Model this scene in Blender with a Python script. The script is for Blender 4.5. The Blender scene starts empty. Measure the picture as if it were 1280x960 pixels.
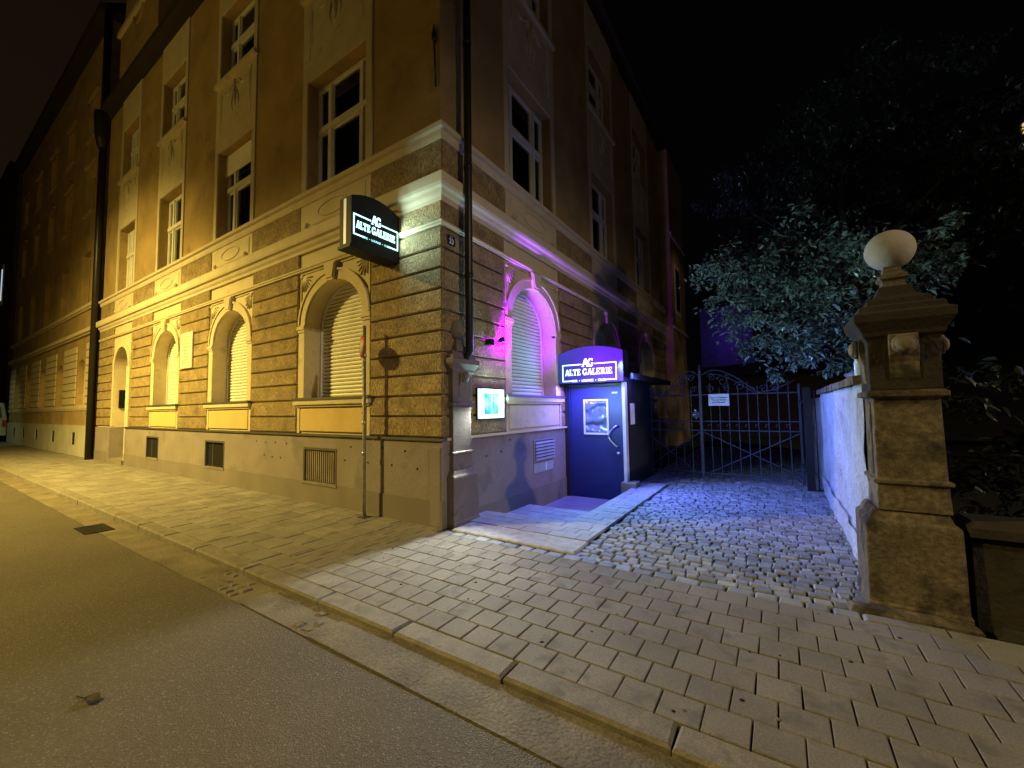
import bpy, bmesh, math, random
from mathutils import Vector, Matrix
random.seed(7)
S = bpy.context.scene
COL = S.collection
R = math.radians
PI = math.pi

# ------------------------------------------------------------------ camera
F_PX = 512.53
yaw, pitch, roll = R(-33.055), R(3.4255), R(-0.8434)
cf = Vector((math.sin(yaw)*math.cos(pitch), math.cos(yaw)*math.cos(pitch), math.sin(pitch)))
cr = Vector((math.cos(yaw), -math.sin(yaw), 0))
cu = cr.cross(cf)
r2 = cr*math.cos(roll) + cu*math.sin(roll)
u2 = -cr*math.sin(roll) + cu*math.cos(roll)
cam = bpy.data.cameras.new('camera')
cam.sensor_width = 36.0
cam.lens = F_PX/1280*36
cam.clip_start = 0.05
cam.clip_end = 900
co = bpy.data.objects.new('camera', cam)
COL.objects.link(co)
m = Matrix.Identity(4)
for i in range(3):
    m[i][0] = r2[i]; m[i][1] = u2[i]; m[i][2] = -cf[i]
m[0][3], m[1][3], m[2][3] = 3.8403, -4.1482, 1.55
co.matrix_world = m
S.camera = co

# ------------------------------------------------------------------ render / exposure
S.view_settings.view_transform = 'Standard'
S.view_settings.look = 'None'
S.view_settings.exposure = 0.0
S.view_settings.gamma = 1.0
S.cycles.use_denoising = True
S.cycles.max_bounces = 6
S.cycles.diffuse_bounces = 3
S.cycles.glossy_bounces = 3
S.cycles.sample_clamp_indirect = 3.0

# ------------------------------------------------------------------ night sky
W = bpy.data.worlds.new('World')
S.world = W
W.use_nodes = True
nt = W.node_tree
nt.nodes.clear()
wo = nt.nodes.new('ShaderNodeOutputWorld')
bg1 = nt.nodes.new('ShaderNodeBackground')
sky = nt.nodes.new('ShaderNodeTexSky')
sky.sky_type = 'NISHITA'
sky.sun_disc = False
sky.sun_elevation = R(-6)
sky.sun_rotation = R(-84)
bg1.inputs[1].default_value = 0.05
nt.links.new(sky.outputs[0], bg1.inputs[0])
# city glow low over the end of the street
bg2 = nt.nodes.new('ShaderNodeBackground')
tc = nt.nodes.new('ShaderNodeTexCoord')
dp = nt.nodes.new('ShaderNodeVectorMath'); dp.operation = 'DOT_PRODUCT'
dp.inputs[1].default_value = Vector((-1, -0.12, 0.35)).normalized()
nt.links.new(tc.outputs['Generated'], dp.inputs[0])
rp = nt.nodes.new('ShaderNodeValToRGB')
rp.color_ramp.elements[0].position = 0.62; rp.color_ramp.elements[0].color = (0.0006, 0.0006, 0.0008, 1)
rp.color_ramp.elements[1].position = 1.0; rp.color_ramp.elements[1].color = (0.008, 0.0048, 0.0018, 1)
nt.links.new(dp.outputs['Value'], rp.inputs[0])
nt.links.new(rp.outputs[0], bg2.inputs[0])
add = nt.nodes.new('ShaderNodeAddShader')
nt.links.new(bg1.outputs[0], add.inputs[0]); nt.links.new(bg2.outputs[0], add.inputs[1])
nt.links.new(add.outputs[0], wo.inputs[0])

# ------------------------------------------------------------------ street lamps (real lamps beyond the frame)
def lamp(name, kind, loc, color, energy, target=None, size=0.15, spot=160, blend=0.3, parent=None, sy=None):
    l = bpy.data.lights.new(name, kind)
    l.color = color; l.energy = energy
    if kind == 'SPOT':
        l.spot_size = R(spot); l.spot_blend = blend; l.shadow_soft_size = size
    elif kind == 'POINT':
        l.shadow_soft_size = size
    elif kind == 'AREA':
        l.size = size
        if sy: l.shape = 'RECTANGLE'; l.size_y = sy
    o = bpy.data.objects.new(name, l)
    COL.objects.link(o)
    o.location = loc
    if target is not None:
        d = Vector(target) - Vector(loc)
        o.rotation_euler = d.to_track_quat('-Z', 'Y').to_euler()
    if parent: o.parent = parent
    return o
YEL = (1.0, 0.745, 0.18)
NEU = (1.0, 0.81, 0.52)
lamp('street_lamp_light', 'SPOT', (-10.6, -8.0, 8.2), YEL, 5900, (-13.0, -2.4, 0.0), 0.16, 122, 0.8)
lamp('street_lamp_light', 'SPOT', (-10.6, -8.0, 8.25), YEL, 8800, (-9.6, -8.0, 0), 0.16, 150, 0.5)
lamp('street_lamp_scatter', 'POINT', (-10.6, -8.0, 8.3), YEL, 300, None, 0.25)
lamp('street_lamp_light', 'SPOT', (19.3, -5.0, 9.15), NEU, 4800, (18.4, -4.8, 0), 0.2, 160, 0.3)
lamp('street_lamp_scatter', 'POINT', (19.3, -5.0, 9.25), NEU, 170, None, 0.2)

# ------------------------------------------------------------------ materials
MATS = {}
def mat(name, col, rough=0.85, bump=0.0, bscale=40, var=0.12, vscale=3.0, metal=0.0, attr=0.0, stretch=None,
        bdist=0.01, stain=None, emit=None, estr=0, spec=0.35, kind='noise', fine=None):
    if name in MATS: return MATS[name]
    M = bpy.data.materials.new(name); M.use_nodes = True
    n = M.node_tree; N = n.nodes; L = n.links
    b = N['Principled BSDF']
    b.inputs['Roughness'].default_value = rough
    b.inputs['Metallic'].default_value = metal
    b.inputs['Specular IOR Level'].default_value = spec
    tcn = N.new('ShaderNodeTexCoord')
    no = N.new('ShaderNodeTexNoise'); no.inputs['Scale'].default_value = vscale; no.inputs['Detail'].default_value = 6
    L.new(tcn.outputs['Object'], no.inputs['Vector'])
    mr = N.new('ShaderNodeMapRange')
    mr.inputs[1].default_value = 0.3; mr.inputs[2].default_value = 0.7
    mr.inputs[3].default_value = 1-var; mr.inputs[4].default_value = 1+var
    L.new(no.outputs['Fac'], mr.inputs[0])
    val = mr.outputs[0]
    if attr:
        at = N.new('ShaderNodeAttribute'); at.attribute_name = 'rnd'
        mr2 = N.new('ShaderNodeMapRange')
        mr2.inputs[3].default_value = 1-attr; mr2.inputs[4].default_value = 1+attr
        L.new(at.outputs['Fac'], mr2.inputs[0])
        mu = N.new('ShaderNodeMath'); mu.operation = 'MULTIPLY'
        L.new(val, mu.inputs[0]); L.new(mr2.outputs[0], mu.inputs[1]); val = mu.outputs[0]
    if fine:
        fn = N.new('ShaderNodeTexNoise'); fn.inputs['Scale'].default_value = fine[0]; fn.inputs['Detail'].default_value = 4; fn.inputs['Roughness'].default_value = 0.7
        if stretch:
            mpf = N.new('ShaderNodeMapping'); mpf.inputs['Scale'].default_value = stretch
            L.new(tcn.outputs['Object'], mpf.inputs['Vector']); L.new(mpf.outputs[0], fn.inputs['Vector'])
        else: L.new(tcn.outputs['Object'], fn.inputs['Vector'])
        mf = N.new('ShaderNodeMapRange'); mf.inputs[1].default_value = 0.36; mf.inputs[2].default_value = 0.64
        mf.inputs[3].default_value = 1-fine[1]; mf.inputs[4].default_value = 1+fine[1]
        L.new(fn.outputs['Fac'], mf.inputs[0])
        mm = N.new('ShaderNodeMath'); mm.operation = 'MULTIPLY'
        L.new(val, mm.inputs[0]); L.new(mf.outputs[0], mm.inputs[1]); val = mm.outputs[0]
    vm = N.new('ShaderNodeVectorMath'); vm.operation = 'SCALE'
    vm.inputs[0].default_value = col
    L.new(val, vm.inputs['Scale'])
    colout = vm.outputs[0]
    if stain:
        sc, sthr, scale = stain
        n3 = N.new('ShaderNodeTexNoise'); n3.inputs['Scale'].default_value = scale; n3.inputs['Detail'].default_value = 8
        n3.inputs['Roughness'].default_value = 0.62
        L.new(tcn.outputs['Object'], n3.inputs['Vector'])
        r3 = N.new('ShaderNodeMapRange'); r3.inputs[1].default_value = sthr; r3.inputs[2].default_value = sthr+0.12
        L.new(n3.outputs['Fac'], r3.inputs[0])
        mx = N.new('ShaderNodeMix'); mx.data_type = 'RGBA'
        L.new(r3.outputs[0], mx.inputs['Factor'])
        L.new(colout, mx.inputs[6]); mx.inputs[7].default_value = (*sc, 1)
        colout = mx.outputs[2]
    L.new(colout, b.inputs['Base Color'])
    if bump:
        vec = tcn.outputs['Object']
        if stretch:
            mp = N.new('ShaderNodeMapping'); mp.inputs['Scale'].default_value = stretch
            L.new(vec, mp.inputs['Vector']); vec = mp.outputs[0]
        if kind == 'vor':
            t = N.new('ShaderNodeTexVoronoi'); t.inputs['Scale'].default_value = bscale; out = t.outputs['Distance']
        else:
            t = N.new('ShaderNodeTexNoise'); t.inputs['Scale'].default_value = bscale; t.inputs['Detail'].default_value = 5; out = t.outputs['Fac']
        L.new(vec, t.inputs['Vector'])
        bp = N.new('ShaderNodeBump'); bp.inputs['Strength'].default_value = bump; bp.inputs['Distance'].default_value = bdist
        L.new(out, bp.inputs['Height']); L.new(bp.outputs[0], b.inputs['Normal'])
    if emit:
        b.inputs['Emission Color'].default_value = (*emit, 1)
        b.inputs['Emission Strength'].default_value = estr
    MATS[name] = M
    return M

m_upper = mat('ochre render', (0.40, 0.27, 0.11), 0.95, 0.6, 60, 0.2, 1.3, bdist=0.02, stain=((0.27, 0.185, 0.085), 0.56, 1.1), fine=(48, 0.22))
m_rough = mat('picked ochre stone', (0.37, 0.265, 0.125), 0.95, 1.0, 42, 0.22, 4.0, attr=0.10, stretch=(1.6, 1.6, 0.55), bdist=0.06, stain=((0.22, 0.16, 0.085), 0.56, 2.2), fine=(30, 0.45))
m_sur = mat('painted plaster surround', (0.58, 0.48, 0.29), 0.85, 0.25, 80, 0.10, 3.0, stain=((0.44, 0.36, 0.22), 0.57, 3), fine=(50, 0.08))
m_cream = mat('cream plaster', (0.60, 0.50, 0.33), 0.85, 0.25, 70, 0.10, 2.5, stain=((0.46, 0.38, 0.25), 0.6, 2.5))
m_plinth = mat('grey brown plinth render', (0.235, 0.195, 0.172), 0.9, 0.3, 60, 0.10, 1.5, stain=((0.185, 0.155, 0.13), 0.55, 1.6), fine=(40, 0.12))
m_plinthd = mat('damp plinth foot', (0.19, 0.158, 0.13), 0.9, 0.35, 60, 0.12, 1.5)
m_metalcap = mat('zinc flashing', (0.12, 0.11, 0.10), 0.5, 0, metal=0.5)
m_shut = mat('pale roller shutter', (0.80, 0.76, 0.62), 0.55, 0.05, 20, 0.05, 5)
m_frame = mat('white window paint', (0.74, 0.71, 0.62), 0.5, 0.05, 30, 0.06, 5)
m_glass = mat('dark window glass', (0.012, 0.013, 0.016), 0.06, spec=0.6, var=0.0)
m_room = mat('dark room', (0.02, 0.017, 0.014), 0.9)
m_curt = mat('net curtain', (0.75, 0.71, 0.60), 0.9, 0.6, 30, 0.15, 3, stretch=(6, 6, 0.2))
m_pipe = mat('dark brown downpipe', (0.02, 0.017, 0.016), 0.4, 0.1, 20)
m_roof = mat('dark roof', (0.03, 0.024, 0.02), 0.9, 0.5, 12)
m_soffit = mat('dark stained eaves board', (0.035, 0.026, 0.018), 0.9, 0.3, 12)
m_black = mat('black lacquer', (0.012, 0.013, 0.02), 0.55, 0.05, 30, spec=0.12)
m_void = mat('black void', (0.004, 0.004, 0.004), 1.0)
m_iron = mat('painted wrought iron', (0.055, 0.055, 0.085), 0.5, 0.2, 60, 0.2)
m_steel = mat('brushed steel', (0.6, 0.6, 0.62), 0.3, metal=0.9)
m_stone = mat('weathered sandstone', (0.15, 0.118, 0.075), 0.95, 0.5, 34, 0.35, 2.6, bdist=0.018, stain=((0.04, 0.032, 0.022), 0.49, 2.9), fine=(26, 0.35))
m_lowstone = mat('mossy dark stone', (0.035, 0.027, 0.018), 0.95, 0.6, 26, 0.4, 2.6, bdist=0.02, stain=((0.02, 0.018, 0.012), 0.52, 3.4))
m_pier = mat('brown painted stone', (0.185, 0.152, 0.13), 0.85, 0.3, 40, 0.15, 3.0, bdist=0.01, stain=((0.12, 0.097, 0.08), 0.56, 3.4), fine=(40, 0.12))
m_ball = mat('pale stone ball', (0.36, 0.33, 0.28), 0.9, 0.3, 40, 0.10, 6)
m_wallr = mat('rough white plaster', (0.44, 0.44, 0.46), 0.95, 1.0, 22, 0.18, 2.0, bdist=0.045, stain=((0.27, 0.27, 0.28), 0.57, 3.0), fine=(16, 0.12))
m_paver = mat('concrete paver', (0.215, 0.187, 0.150), 0.85, 0.7, 160, 0.14, 2.0, attr=0.07, bdist=0.006, stain=((0.15, 0.13, 0.106), 0.54, 4.5), fine=(90, 0.20))
m_paver2 = mat('older paver', (0.225, 0.20, 0.165), 0.88, 0.8, 110, 0.20, 2.4, attr=0.10, bdist=0.006, stain=((0.16, 0.142, 0.115), 0.58, 2.6), fine=(70, 0.25))
m_step = mat('pale entrance tile', (0.33, 0.33, 0.33), 0.7, 0.3, 90, 0.10, 3.0, attr=0.10, bdist=0.004)
m_stepw = mat('worn white border', (0.42, 0.41, 0.40), 0.85, 0.8, 60, 0.2, 9.0, bdist=0.008, stain=((0.3, 0.29, 0.28), 0.58, 14))
m_joint = mat('dark joint sand', (0.022, 0.019, 0.014), 0.95, 0.6, 60, 0.3, 6)
m_moss = mat('mossy joint', (0.035, 0.045, 0.018), 0.95, 0.9, 50, 0.4, 5, bdist=0.02)
m_cob = mat('granite cobble', (0.25, 0.25, 0.25), 0.62, 0.7, 60, 0.22, 6.0, attr=0.30, bdist=0.01)
m_kerb = mat('granite kerb', (0.205, 0.175, 0.135), 0.85, 0.6, 90, 0.20, 8.0, attr=0.10, bdist=0.006, stain=((0.14, 0.12, 0.09), 0.55, 7), fine=(110, 0.25))
m_door = mat('dark blue door paint', (0.02, 0.03, 0.12), 0.35, 0.08, 25, 0.05)
m_white = mat('white sign', (0.75, 0.75, 0.75), 0.5)
m_ink = mat('black print', (0.02, 0.02, 0.03), 0.6)
m_red = mat('red sign rim', (0.55, 0.05, 0.03), 0.5)
m_green = mat('greenish pale sheet', (0.5, 0.55, 0.48), 0.6)
m_bark = mat('bark', (0.05, 0.04, 0.03), 0.95, 0.9, 20, 0.3, 4, stretch=(1, 1, 0.2), bdist=0.03)
m_plaque = mat('pale stone plaque', (0.62, 0.56, 0.42), 0.8, 0.15, 60)

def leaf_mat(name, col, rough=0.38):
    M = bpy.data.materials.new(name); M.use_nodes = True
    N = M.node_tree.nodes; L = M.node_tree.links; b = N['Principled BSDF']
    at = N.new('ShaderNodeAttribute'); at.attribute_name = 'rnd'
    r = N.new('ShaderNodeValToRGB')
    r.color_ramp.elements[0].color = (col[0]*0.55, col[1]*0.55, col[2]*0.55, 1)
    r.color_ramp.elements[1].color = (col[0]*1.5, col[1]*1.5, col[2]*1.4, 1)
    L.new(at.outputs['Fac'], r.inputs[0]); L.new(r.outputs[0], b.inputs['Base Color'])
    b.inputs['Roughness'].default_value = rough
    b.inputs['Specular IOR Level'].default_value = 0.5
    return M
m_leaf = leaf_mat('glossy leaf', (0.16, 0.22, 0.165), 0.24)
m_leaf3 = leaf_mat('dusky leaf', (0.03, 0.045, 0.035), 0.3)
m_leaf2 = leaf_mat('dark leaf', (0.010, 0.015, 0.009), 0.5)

def window_glass():
    M = bpy.data.materials.new('window glass'); M.use_nodes = True
    N = M.node_tree.nodes; L = M.node_tree.links; N.clear()
    o = N.new('ShaderNodeOutputMaterial'); mx = N.new('ShaderNodeMixShader'); tr = N.new('ShaderNodeBsdfTransparent'); gl = N.new('ShaderNodeBsdfGlossy')
    tr.inputs[0].default_value = (0.82, 0.85, 0.84, 1); gl.inputs['Roughness'].default_value = 0.04
    fr = N.new('ShaderNodeFresnel'); fr.inputs[0].default_value = 1.55
    nz = N.new('ShaderNodeTexNoise'); nz.inputs['Scale'].default_value = 1.3
    tcn = N.new('ShaderNodeTexCoord'); L.new(tcn.outputs['Object'], nz.inputs['Vector'])
    bp = N.new('ShaderNodeBump'); bp.inputs['Strength'].default_value = 0.3; bp.inputs['Distance'].default_value = 0.05
    L.new(nz.outputs['Fac'], bp.inputs['Height']); L.new(bp.outputs[0], gl.inputs['Normal'])
    L.new(fr.outputs[0], mx.inputs[0]); L.new(tr.outputs[0], mx.inputs[1]); L.new(gl.outputs[0], mx.inputs[2]); L.new(mx.outputs[0], o.inputs[0])
    return M
m_pane = window_glass()

# asphalt
def asphalt():
    M = bpy.data.materials.new('asphalt'); M.use_nodes = True
    N = M.node_tree.nodes; L = M.node_tree.links; b = N['Principled BSDF']
    tc = N.new('ShaderNodeTexCoord')
    big = N.new('ShaderNodeTexNoise'); big.inputs['Scale'].default_value = 0.7; big.inputs['Detail'].default_value = 5
    fine = N.new('ShaderNodeTexNoise'); fine.inputs['Scale'].default_value = 55; fine.inputs['Detail'].default_value = 6; fine.inputs['Roughness'].default_value = 0.7
    vor = N.new('ShaderNodeTexVoronoi'); vor.inputs['Scale'].default_value = 120
    vor2 = N.new('ShaderNodeTexVoronoi'); vor2.inputs['Scale'].default_value = 140
    for t in (big, fine, vor, vor2): L.new(tc.outputs['Object'], t.inputs['Vector'])
    r1 = N.new('ShaderNodeValToRGB')
    r1.color_ramp.elements[0].position = 0.3; r1.color_ramp.elements[0].color = (0.125, 0.096, 0.058, 1)
    r1.color_ramp.elements[1].position = 0.72; r1.color_ramp.elements[1].color = (0.27, 0.213, 0.137, 1)
    mixf = N.new('ShaderNodeMath'); mixf.operation = 'MULTIPLY_ADD'; mixf.inputs[1].default_value = 0.55
    sc = N.new('ShaderNodeMath'); sc.operation = 'MULTIPLY'; sc.inputs[1].default_value = 0.5
    L.new(big.outputs['Fac'], sc.inputs[0])
    L.new(fine.outputs['Fac'], mixf.inputs[0]); L.new(sc.outputs[0], mixf.inputs[2])
    L.new(mixf.outputs[0], r1.inputs[0])
    # bright aggregate chips
    sp = N.new('ShaderNodeMapRange'); sp.inputs[1].default_value = 0.86; sp.inputs[2].default_value = 1.0
    sepc = N.new('ShaderNodeSeparateColor'); L.new(vor.outputs['Color'], sepc.inputs[0]); L.new(sepc.outputs[0], sp.inputs[0])
    mx = N.new('ShaderNodeMix'); mx.data_type = 'RGBA'
    L.new(sp.outputs[0], mx.inputs['Factor']); L.new(r1.outputs[0], mx.inputs[6]); mx.inputs[7].default_value = (0.34, 0.30, 0.24, 1)
    L.new(mx.outputs[2], b.inputs['Base Color'])
    b.inputs['Roughness'].default_value = 0.75
    ad = N.new('ShaderNodeMath'); ad.operation = 'ADD'
    L.new(vor.outputs['Distance'], ad.inputs[0]); L.new(fine.outputs['Fac'], ad.inputs[1])
    bp = N.new('ShaderNodeBump'); bp.inputs['Strength'].default_value = 1.0; bp.inputs['Distance'].default_value = 0.035; bp.invert = False
    L.new(ad.outputs[0], bp.inputs['Height']); L.new(bp.outputs[0], b.inputs['Normal'])
    return M
m_asph = asphalt()

# ------------------------------------------------------------------ mesh helpers
def TA(u, d, z): return Vector((u, -d, z))       # street facade: u runs along X, d stands out towards the street
def TB(u, d, z): return Vector((d, u, z))        # side facade: u runs along Y, d stands out towards the drive
def TW(u, d, z): return Vector((u, d, z))        # plain world axes

class MB:
    def __init__(s, T=TW): s.v = []; s.f = []; s.mi = []; s.rn = []; s.mats = []; s.T = T; s.smooth = []
    def idx(s, m):
        if m not in s.mats: s.mats.append(m)
        return s.mats.index(m)
    def add(s, vs, fs, m, rnd=None, smooth=False):
        o = len(s.v); s.v += [s.T(*p) for p in vs]
        i = s.idx(m); r = random.random() if rnd is None else rnd
        for f in fs:
            s.f.append([o+k for k in f]); s.mi.append(i); s.rn.append(r); s.smooth.append(smooth)
    def box(s, u0, u1, d0, d1, z0, z1, m, rnd=None):
        vs = [(u0,d0,z0),(u1,d0,z0),(u1,d1,z0),(u0,d1,z0),(u0,d0,z1),(u1,d0,z1),(u1,d1,z1),(u0,d1,z1)]
        s.add(vs, [(0,1,2,3),(4,5,6,7),(0,1,5,4),(1,2,6,5),(2,3,7,6),(3,0,4,7)], m, rnd)
    def cbox(s, u0, u1, d0, d1, z0, z1, m, c=0.012, rnd=None):
        """box whose outer (d1) face is chamfered"""
        vs = [(u0,d0,z0),(u1,d0,z0),(u1,d0,z1),(u0,d0,z1),(u0,d1-c,z0),(u1,d1-c,z0),(u1,d1-c,z1),(u0,d1-c,z1),
              (u0+c,d1,z0+c),(u1-c,d1,z0+c),(u1-c,d1,z1-c),(u0+c,d1,z1-c)]
        fs = [(0,1,2,3),(8,9,10,11)]
        for a, b in ((0,1),(1,2),(2,3),(3,0)):
            fs.append((a,b,b+4,a+4)); fs.append((a+4,b+4,b+8,a+8))
        s.add(vs, fs, m, rnd)
    def stone(s, u0, u1, d0, d1, z0, z1, m, c=0.01, j=0.0, rnd=None):
        """flat paving stone: bevelled top; u,d plan, z up, corners jittered"""
        q = lambda: random.uniform(-j, j)
        cs = [(u0+q(),d0+q()),(u1+q(),d0+q()),(u1+q(),d1+q()),(u0+q(),d1+q())]
        cx, cy = (u0+u1)/2, (d0+d1)/2
        tilt = [q()*0.35 for _ in range(4)]
        vs = [(a,b,z0) for a,b in cs]+[(a,b,z1-c+t) for (a,b),t in zip(cs,tilt)]
        vs += [(a+(c if a<cx else -c), b+(c if b<cy else -c), z1+t) for (a,b),t in zip(cs,tilt)]
        fs = [(8,9,10,11)]
        for a, b in ((0,1),(1,2),(2,3),(3,0)):
            fs.append((a,b,b+4,a+4)); fs.append((a+4,b+4,b+8,a+8))
        s.add(vs, fs, m, rnd)
    def prism(s, poly, d0, d1, m, rnd=None):
        n = len(poly)
        vs = [(u,d0,z) for u,z in poly]+[(u,d1,z) for u,z in poly]
        fs = [tuple(range(n)), tuple(range(n,2*n))]+[(i,(i+1)%n,n+(i+1)%n,n+i) for i in range(n)]
        s.add(vs, fs, m, rnd)
    def ribbon(s, outer, inner, d0, d1, m, rnd=None):
        """solid between two open polylines in (u,z)"""
        n = len(outer); r = random.random()
        for i in range(n-1):
            quad = [outer[i], outer[i+1], inner[i+1], inner[i]]
            vs = [(u,d0,z) for u,z in quad]+[(u,d1,z) for u,z in quad]
            fs = [(4,5,6,7),(0,1,5,4),(2,3,7,6),(0,1,2,3)]
            if i == 0: fs.append((3,0,4,7))
            if i == n-2: fs.append((1,2,6,5))
            s.add(vs, fs, m, r)
    def tube(s, pts, r, m, n=8, cap=True, rnd=None, smooth=True):
        pts = [Vector(p) for p in pts]; vs = []; fs = []
        rs = r if isinstance(r, (list, tuple)) else [r]*len(pts)
        up = None
        for i, p in enumerate(pts):
            t = (pts[min(i+1, len(pts)-1)]-pts[max(i-1, 0)]).normalized()
            if up is None:
                a = Vector((0,0,1)) if abs(t.z) < 0.9 else Vector((1,0,0))
                x = t.cross(a).normalized()
            else:
                x = (up - t*up.dot(t)).normalized()
            up = x; y = t.cross(x)
            for k in range(n):
                a = 2*PI*k/n
                vs.append(tuple(p+(x*math.cos(a)+y*math.sin(a))*rs[i]))
        for i in range(len(pts)-1):
            for k in range(n):
                fs.append((i*n+k, i*n+(k+1)%n, (i+1)*n+(k+1)%n, (i+1)*n+k))
        if cap: fs.append(tuple(range(n))); fs.append(tuple(range((len(pts)-1)*n, len(pts)*n)))
        s.add(vs, fs, m, rnd, smooth)
    def lathe(s, cx, cy, prof, m, n=24, axis='z', sx=1, sy=1, smooth=True):
        """prof: list of (radius, height)"""
        vs = []; fs = []
        for r, h in prof:
            for k in range(n):
                a = 2*PI*k/n; vs.append((cx+r*sx*math.cos(a), cy+r*sy*math.sin(a), h))
        for i in range(len(prof)-1):
            for k in range(n): fs.append((i*n+k, i*n+(k+1)%n, (i+1)*n+(k+1)%n, (i+1)*n+k))
        fs.append(tuple(range(n))); fs.append(tuple(range((len(prof)-1)*n, len(prof)*n)))
        s.add(vs, fs, m, None, smooth)
    def loft(s, cx, cy, prof, m, asp=1.0):
        """square sections: (half width, z)"""
        vs = []
        for h, z in prof: vs += [(cx-h,cy-h*asp,z),(cx+h,cy-h*asp,z),(cx+h,cy+h*asp,z),(cx-h,cy+h*asp,z)]
        fs = [(0,1,2,3), tuple(range(len(vs)-4, len(vs)))]
        for i in range(len(prof)-1):
            for k in range(4): fs.append((i*4+k, i*4+(k+1)%4, (i+1)*4+(k+1)%4, (i+1)*4+k))
        s.add(vs, fs, m)
    def build(s, name, parent=None, bevel=0):
        me = bpy.data.meshes.new(name)
        me.from_pydata([tuple(v) for v in s.v], [], s.f)
        for mm in s.mats: me.materials.append(mm)
        me.polygons.foreach_set('material_index', s.mi)
        me.polygons.foreach_set('use_smooth', s.smooth)
        a = me.attributes.new('rnd', 'FLOAT', 'FACE'); a.data.foreach_set('value', s.rn)
        bm = bmesh.new(); bm.from_mesh(me)
        bmesh.ops.recalc_face_normals(bm, faces=bm.faces[:])
        bm.to_mesh(me); bm.free(); me.update()
        o = bpy.data.objects.new(name, me); COL.objects.link(o)
        if parent is not None:
            o.parent = parent
            top = parent
            inv = Vector((0,0,0))
            while top is not None: inv += top.location; top = top.parent
            o.location = (0,0,0)
            if inv.length > 0:
                me.transform(Matrix.Translation(-inv))
        if bevel:
            bv = o.modifiers.new('bevel', 'BEVEL'); bv.width = bevel; bv.segments = 2; bv.limit_method = 'ANGLE'
        return o
def thing(name, label, cat, loc=(0,0,0), group=None):
    o = bpy.data.objects.new(name, None); COL.objects.link(o); o.location = loc
    o.empty_display_size = 0.2
    tag(o, label, cat, group); return o
def tag(o, label=None, cat=None, group=None, kind=None):
    if label: o['label'] = label
    if cat: o['category'] = cat
    if group: o['group'] = group
    if kind: o['kind'] = kind
    return o
def copy_thing(o, delta, label=None):
    c = o.copy(); COL.objects.link(c); c.location = Vector(o.location)+Vector(delta)
    if label: c['label'] = label
    def rec(src, dst):
        for ch in list(src.children):
            k = ch.copy(); COL.objects.link(k); k.parent = dst; rec(ch, k)
    rec(o, c)
    return c

# ------------------------------------------------------------------ lettering: a heavy slab-serif alphabet
def arc(cx, cz, rx, rz, a0, a1, n=14):
    return [(cx+rx*math.cos(R(a0+(a1-a0)*i/n)), cz+rz*math.sin(R(a0+(a1-a0)*i/n))) for i in range(n+1)]
def glyph(ch):
    """strokes: ('l', x0,z0,x1,z1,w) or ('p', polyline, w); width of letter"""
    H, t, s = 1.0, 0.2, 0.09
    if ch == 'A':
        return 0.92, [('l',0.12,0,0.44,H,0.11),('l',0.80,0,0.48,H,0.22),('l',0.22,0.30,0.70,0.30,0.09),('l',0.0,s/2,0.30,s/2,s),('l',0.58,s/2,0.98,s/2,s)]
    if ch == 'L':
        return 0.74, [('l',0.22,0,0.22,H,t),('l',0.02,s/2,0.70,s/2,s),('l',0.02,H-s/2,0.44,H-s/2,s),('l',0.66,0,0.66,0.34,0.1)]
    if ch == 'T':
        return 0.84, [('l',0.42,0,0.42,H,t),('l',0.22,s/2,0.62,s/2,s),('l',0.02,H-s/2,0.82,H-s/2,s),('l',0.06,H,0.06,0.70,0.1),('l',0.78,H,0.78,0.70,0.1)]
    if ch == 'E':
        return 0.80, [('l',0.22,0,0.22,H,t),('l',0.02,s/2,0.74,s/2,s),('l',0.02,H-s/2,0.72,H-s/2,s),('l',0.2,0.5,0.52,0.5,s),
                      ('l',0.70,0,0.70,0.32,0.1),('l',0.67,H,0.67,0.70,0.1),('l',0.52,0.38,0.52,0.62,0.08)]
    if ch == 'I':
        return 0.46, [('l',0.22,0,0.22,H,t),('l',0.02,s/2,0.42,s/2,s),('l',0.02,H-s/2,0.42,H-s/2,s)]
    if ch == 'R':
        return 0.92, [('l',0.22,0,0.22,H,t),('l',0.02,s/2,0.42,s/2,s),('l',0.02,H-s/2,0.40,H-s/2,s),
                      ('p',[(0.3,H-0.05)]+arc(0.46,0.74,0.2,0.21,90,-90,10)+[(0.3,0.53)],0.13),('l',0.48,0.5,0.76,0.04,0.19),('l',0.66,s/2,0.90,s/2,s)]
    if ch == 'G':
        return 0.92, [('p',arc(0.46,0.5,0.36,0.44,48,330,20),0.17),('l',0.74,0.05,0.74,0.42,0.17),('l',0.52,0.42,0.90,0.42,s),('l',0.76,0.68,0.76,0.98,0.09)]
    return 0.4, []
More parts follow.
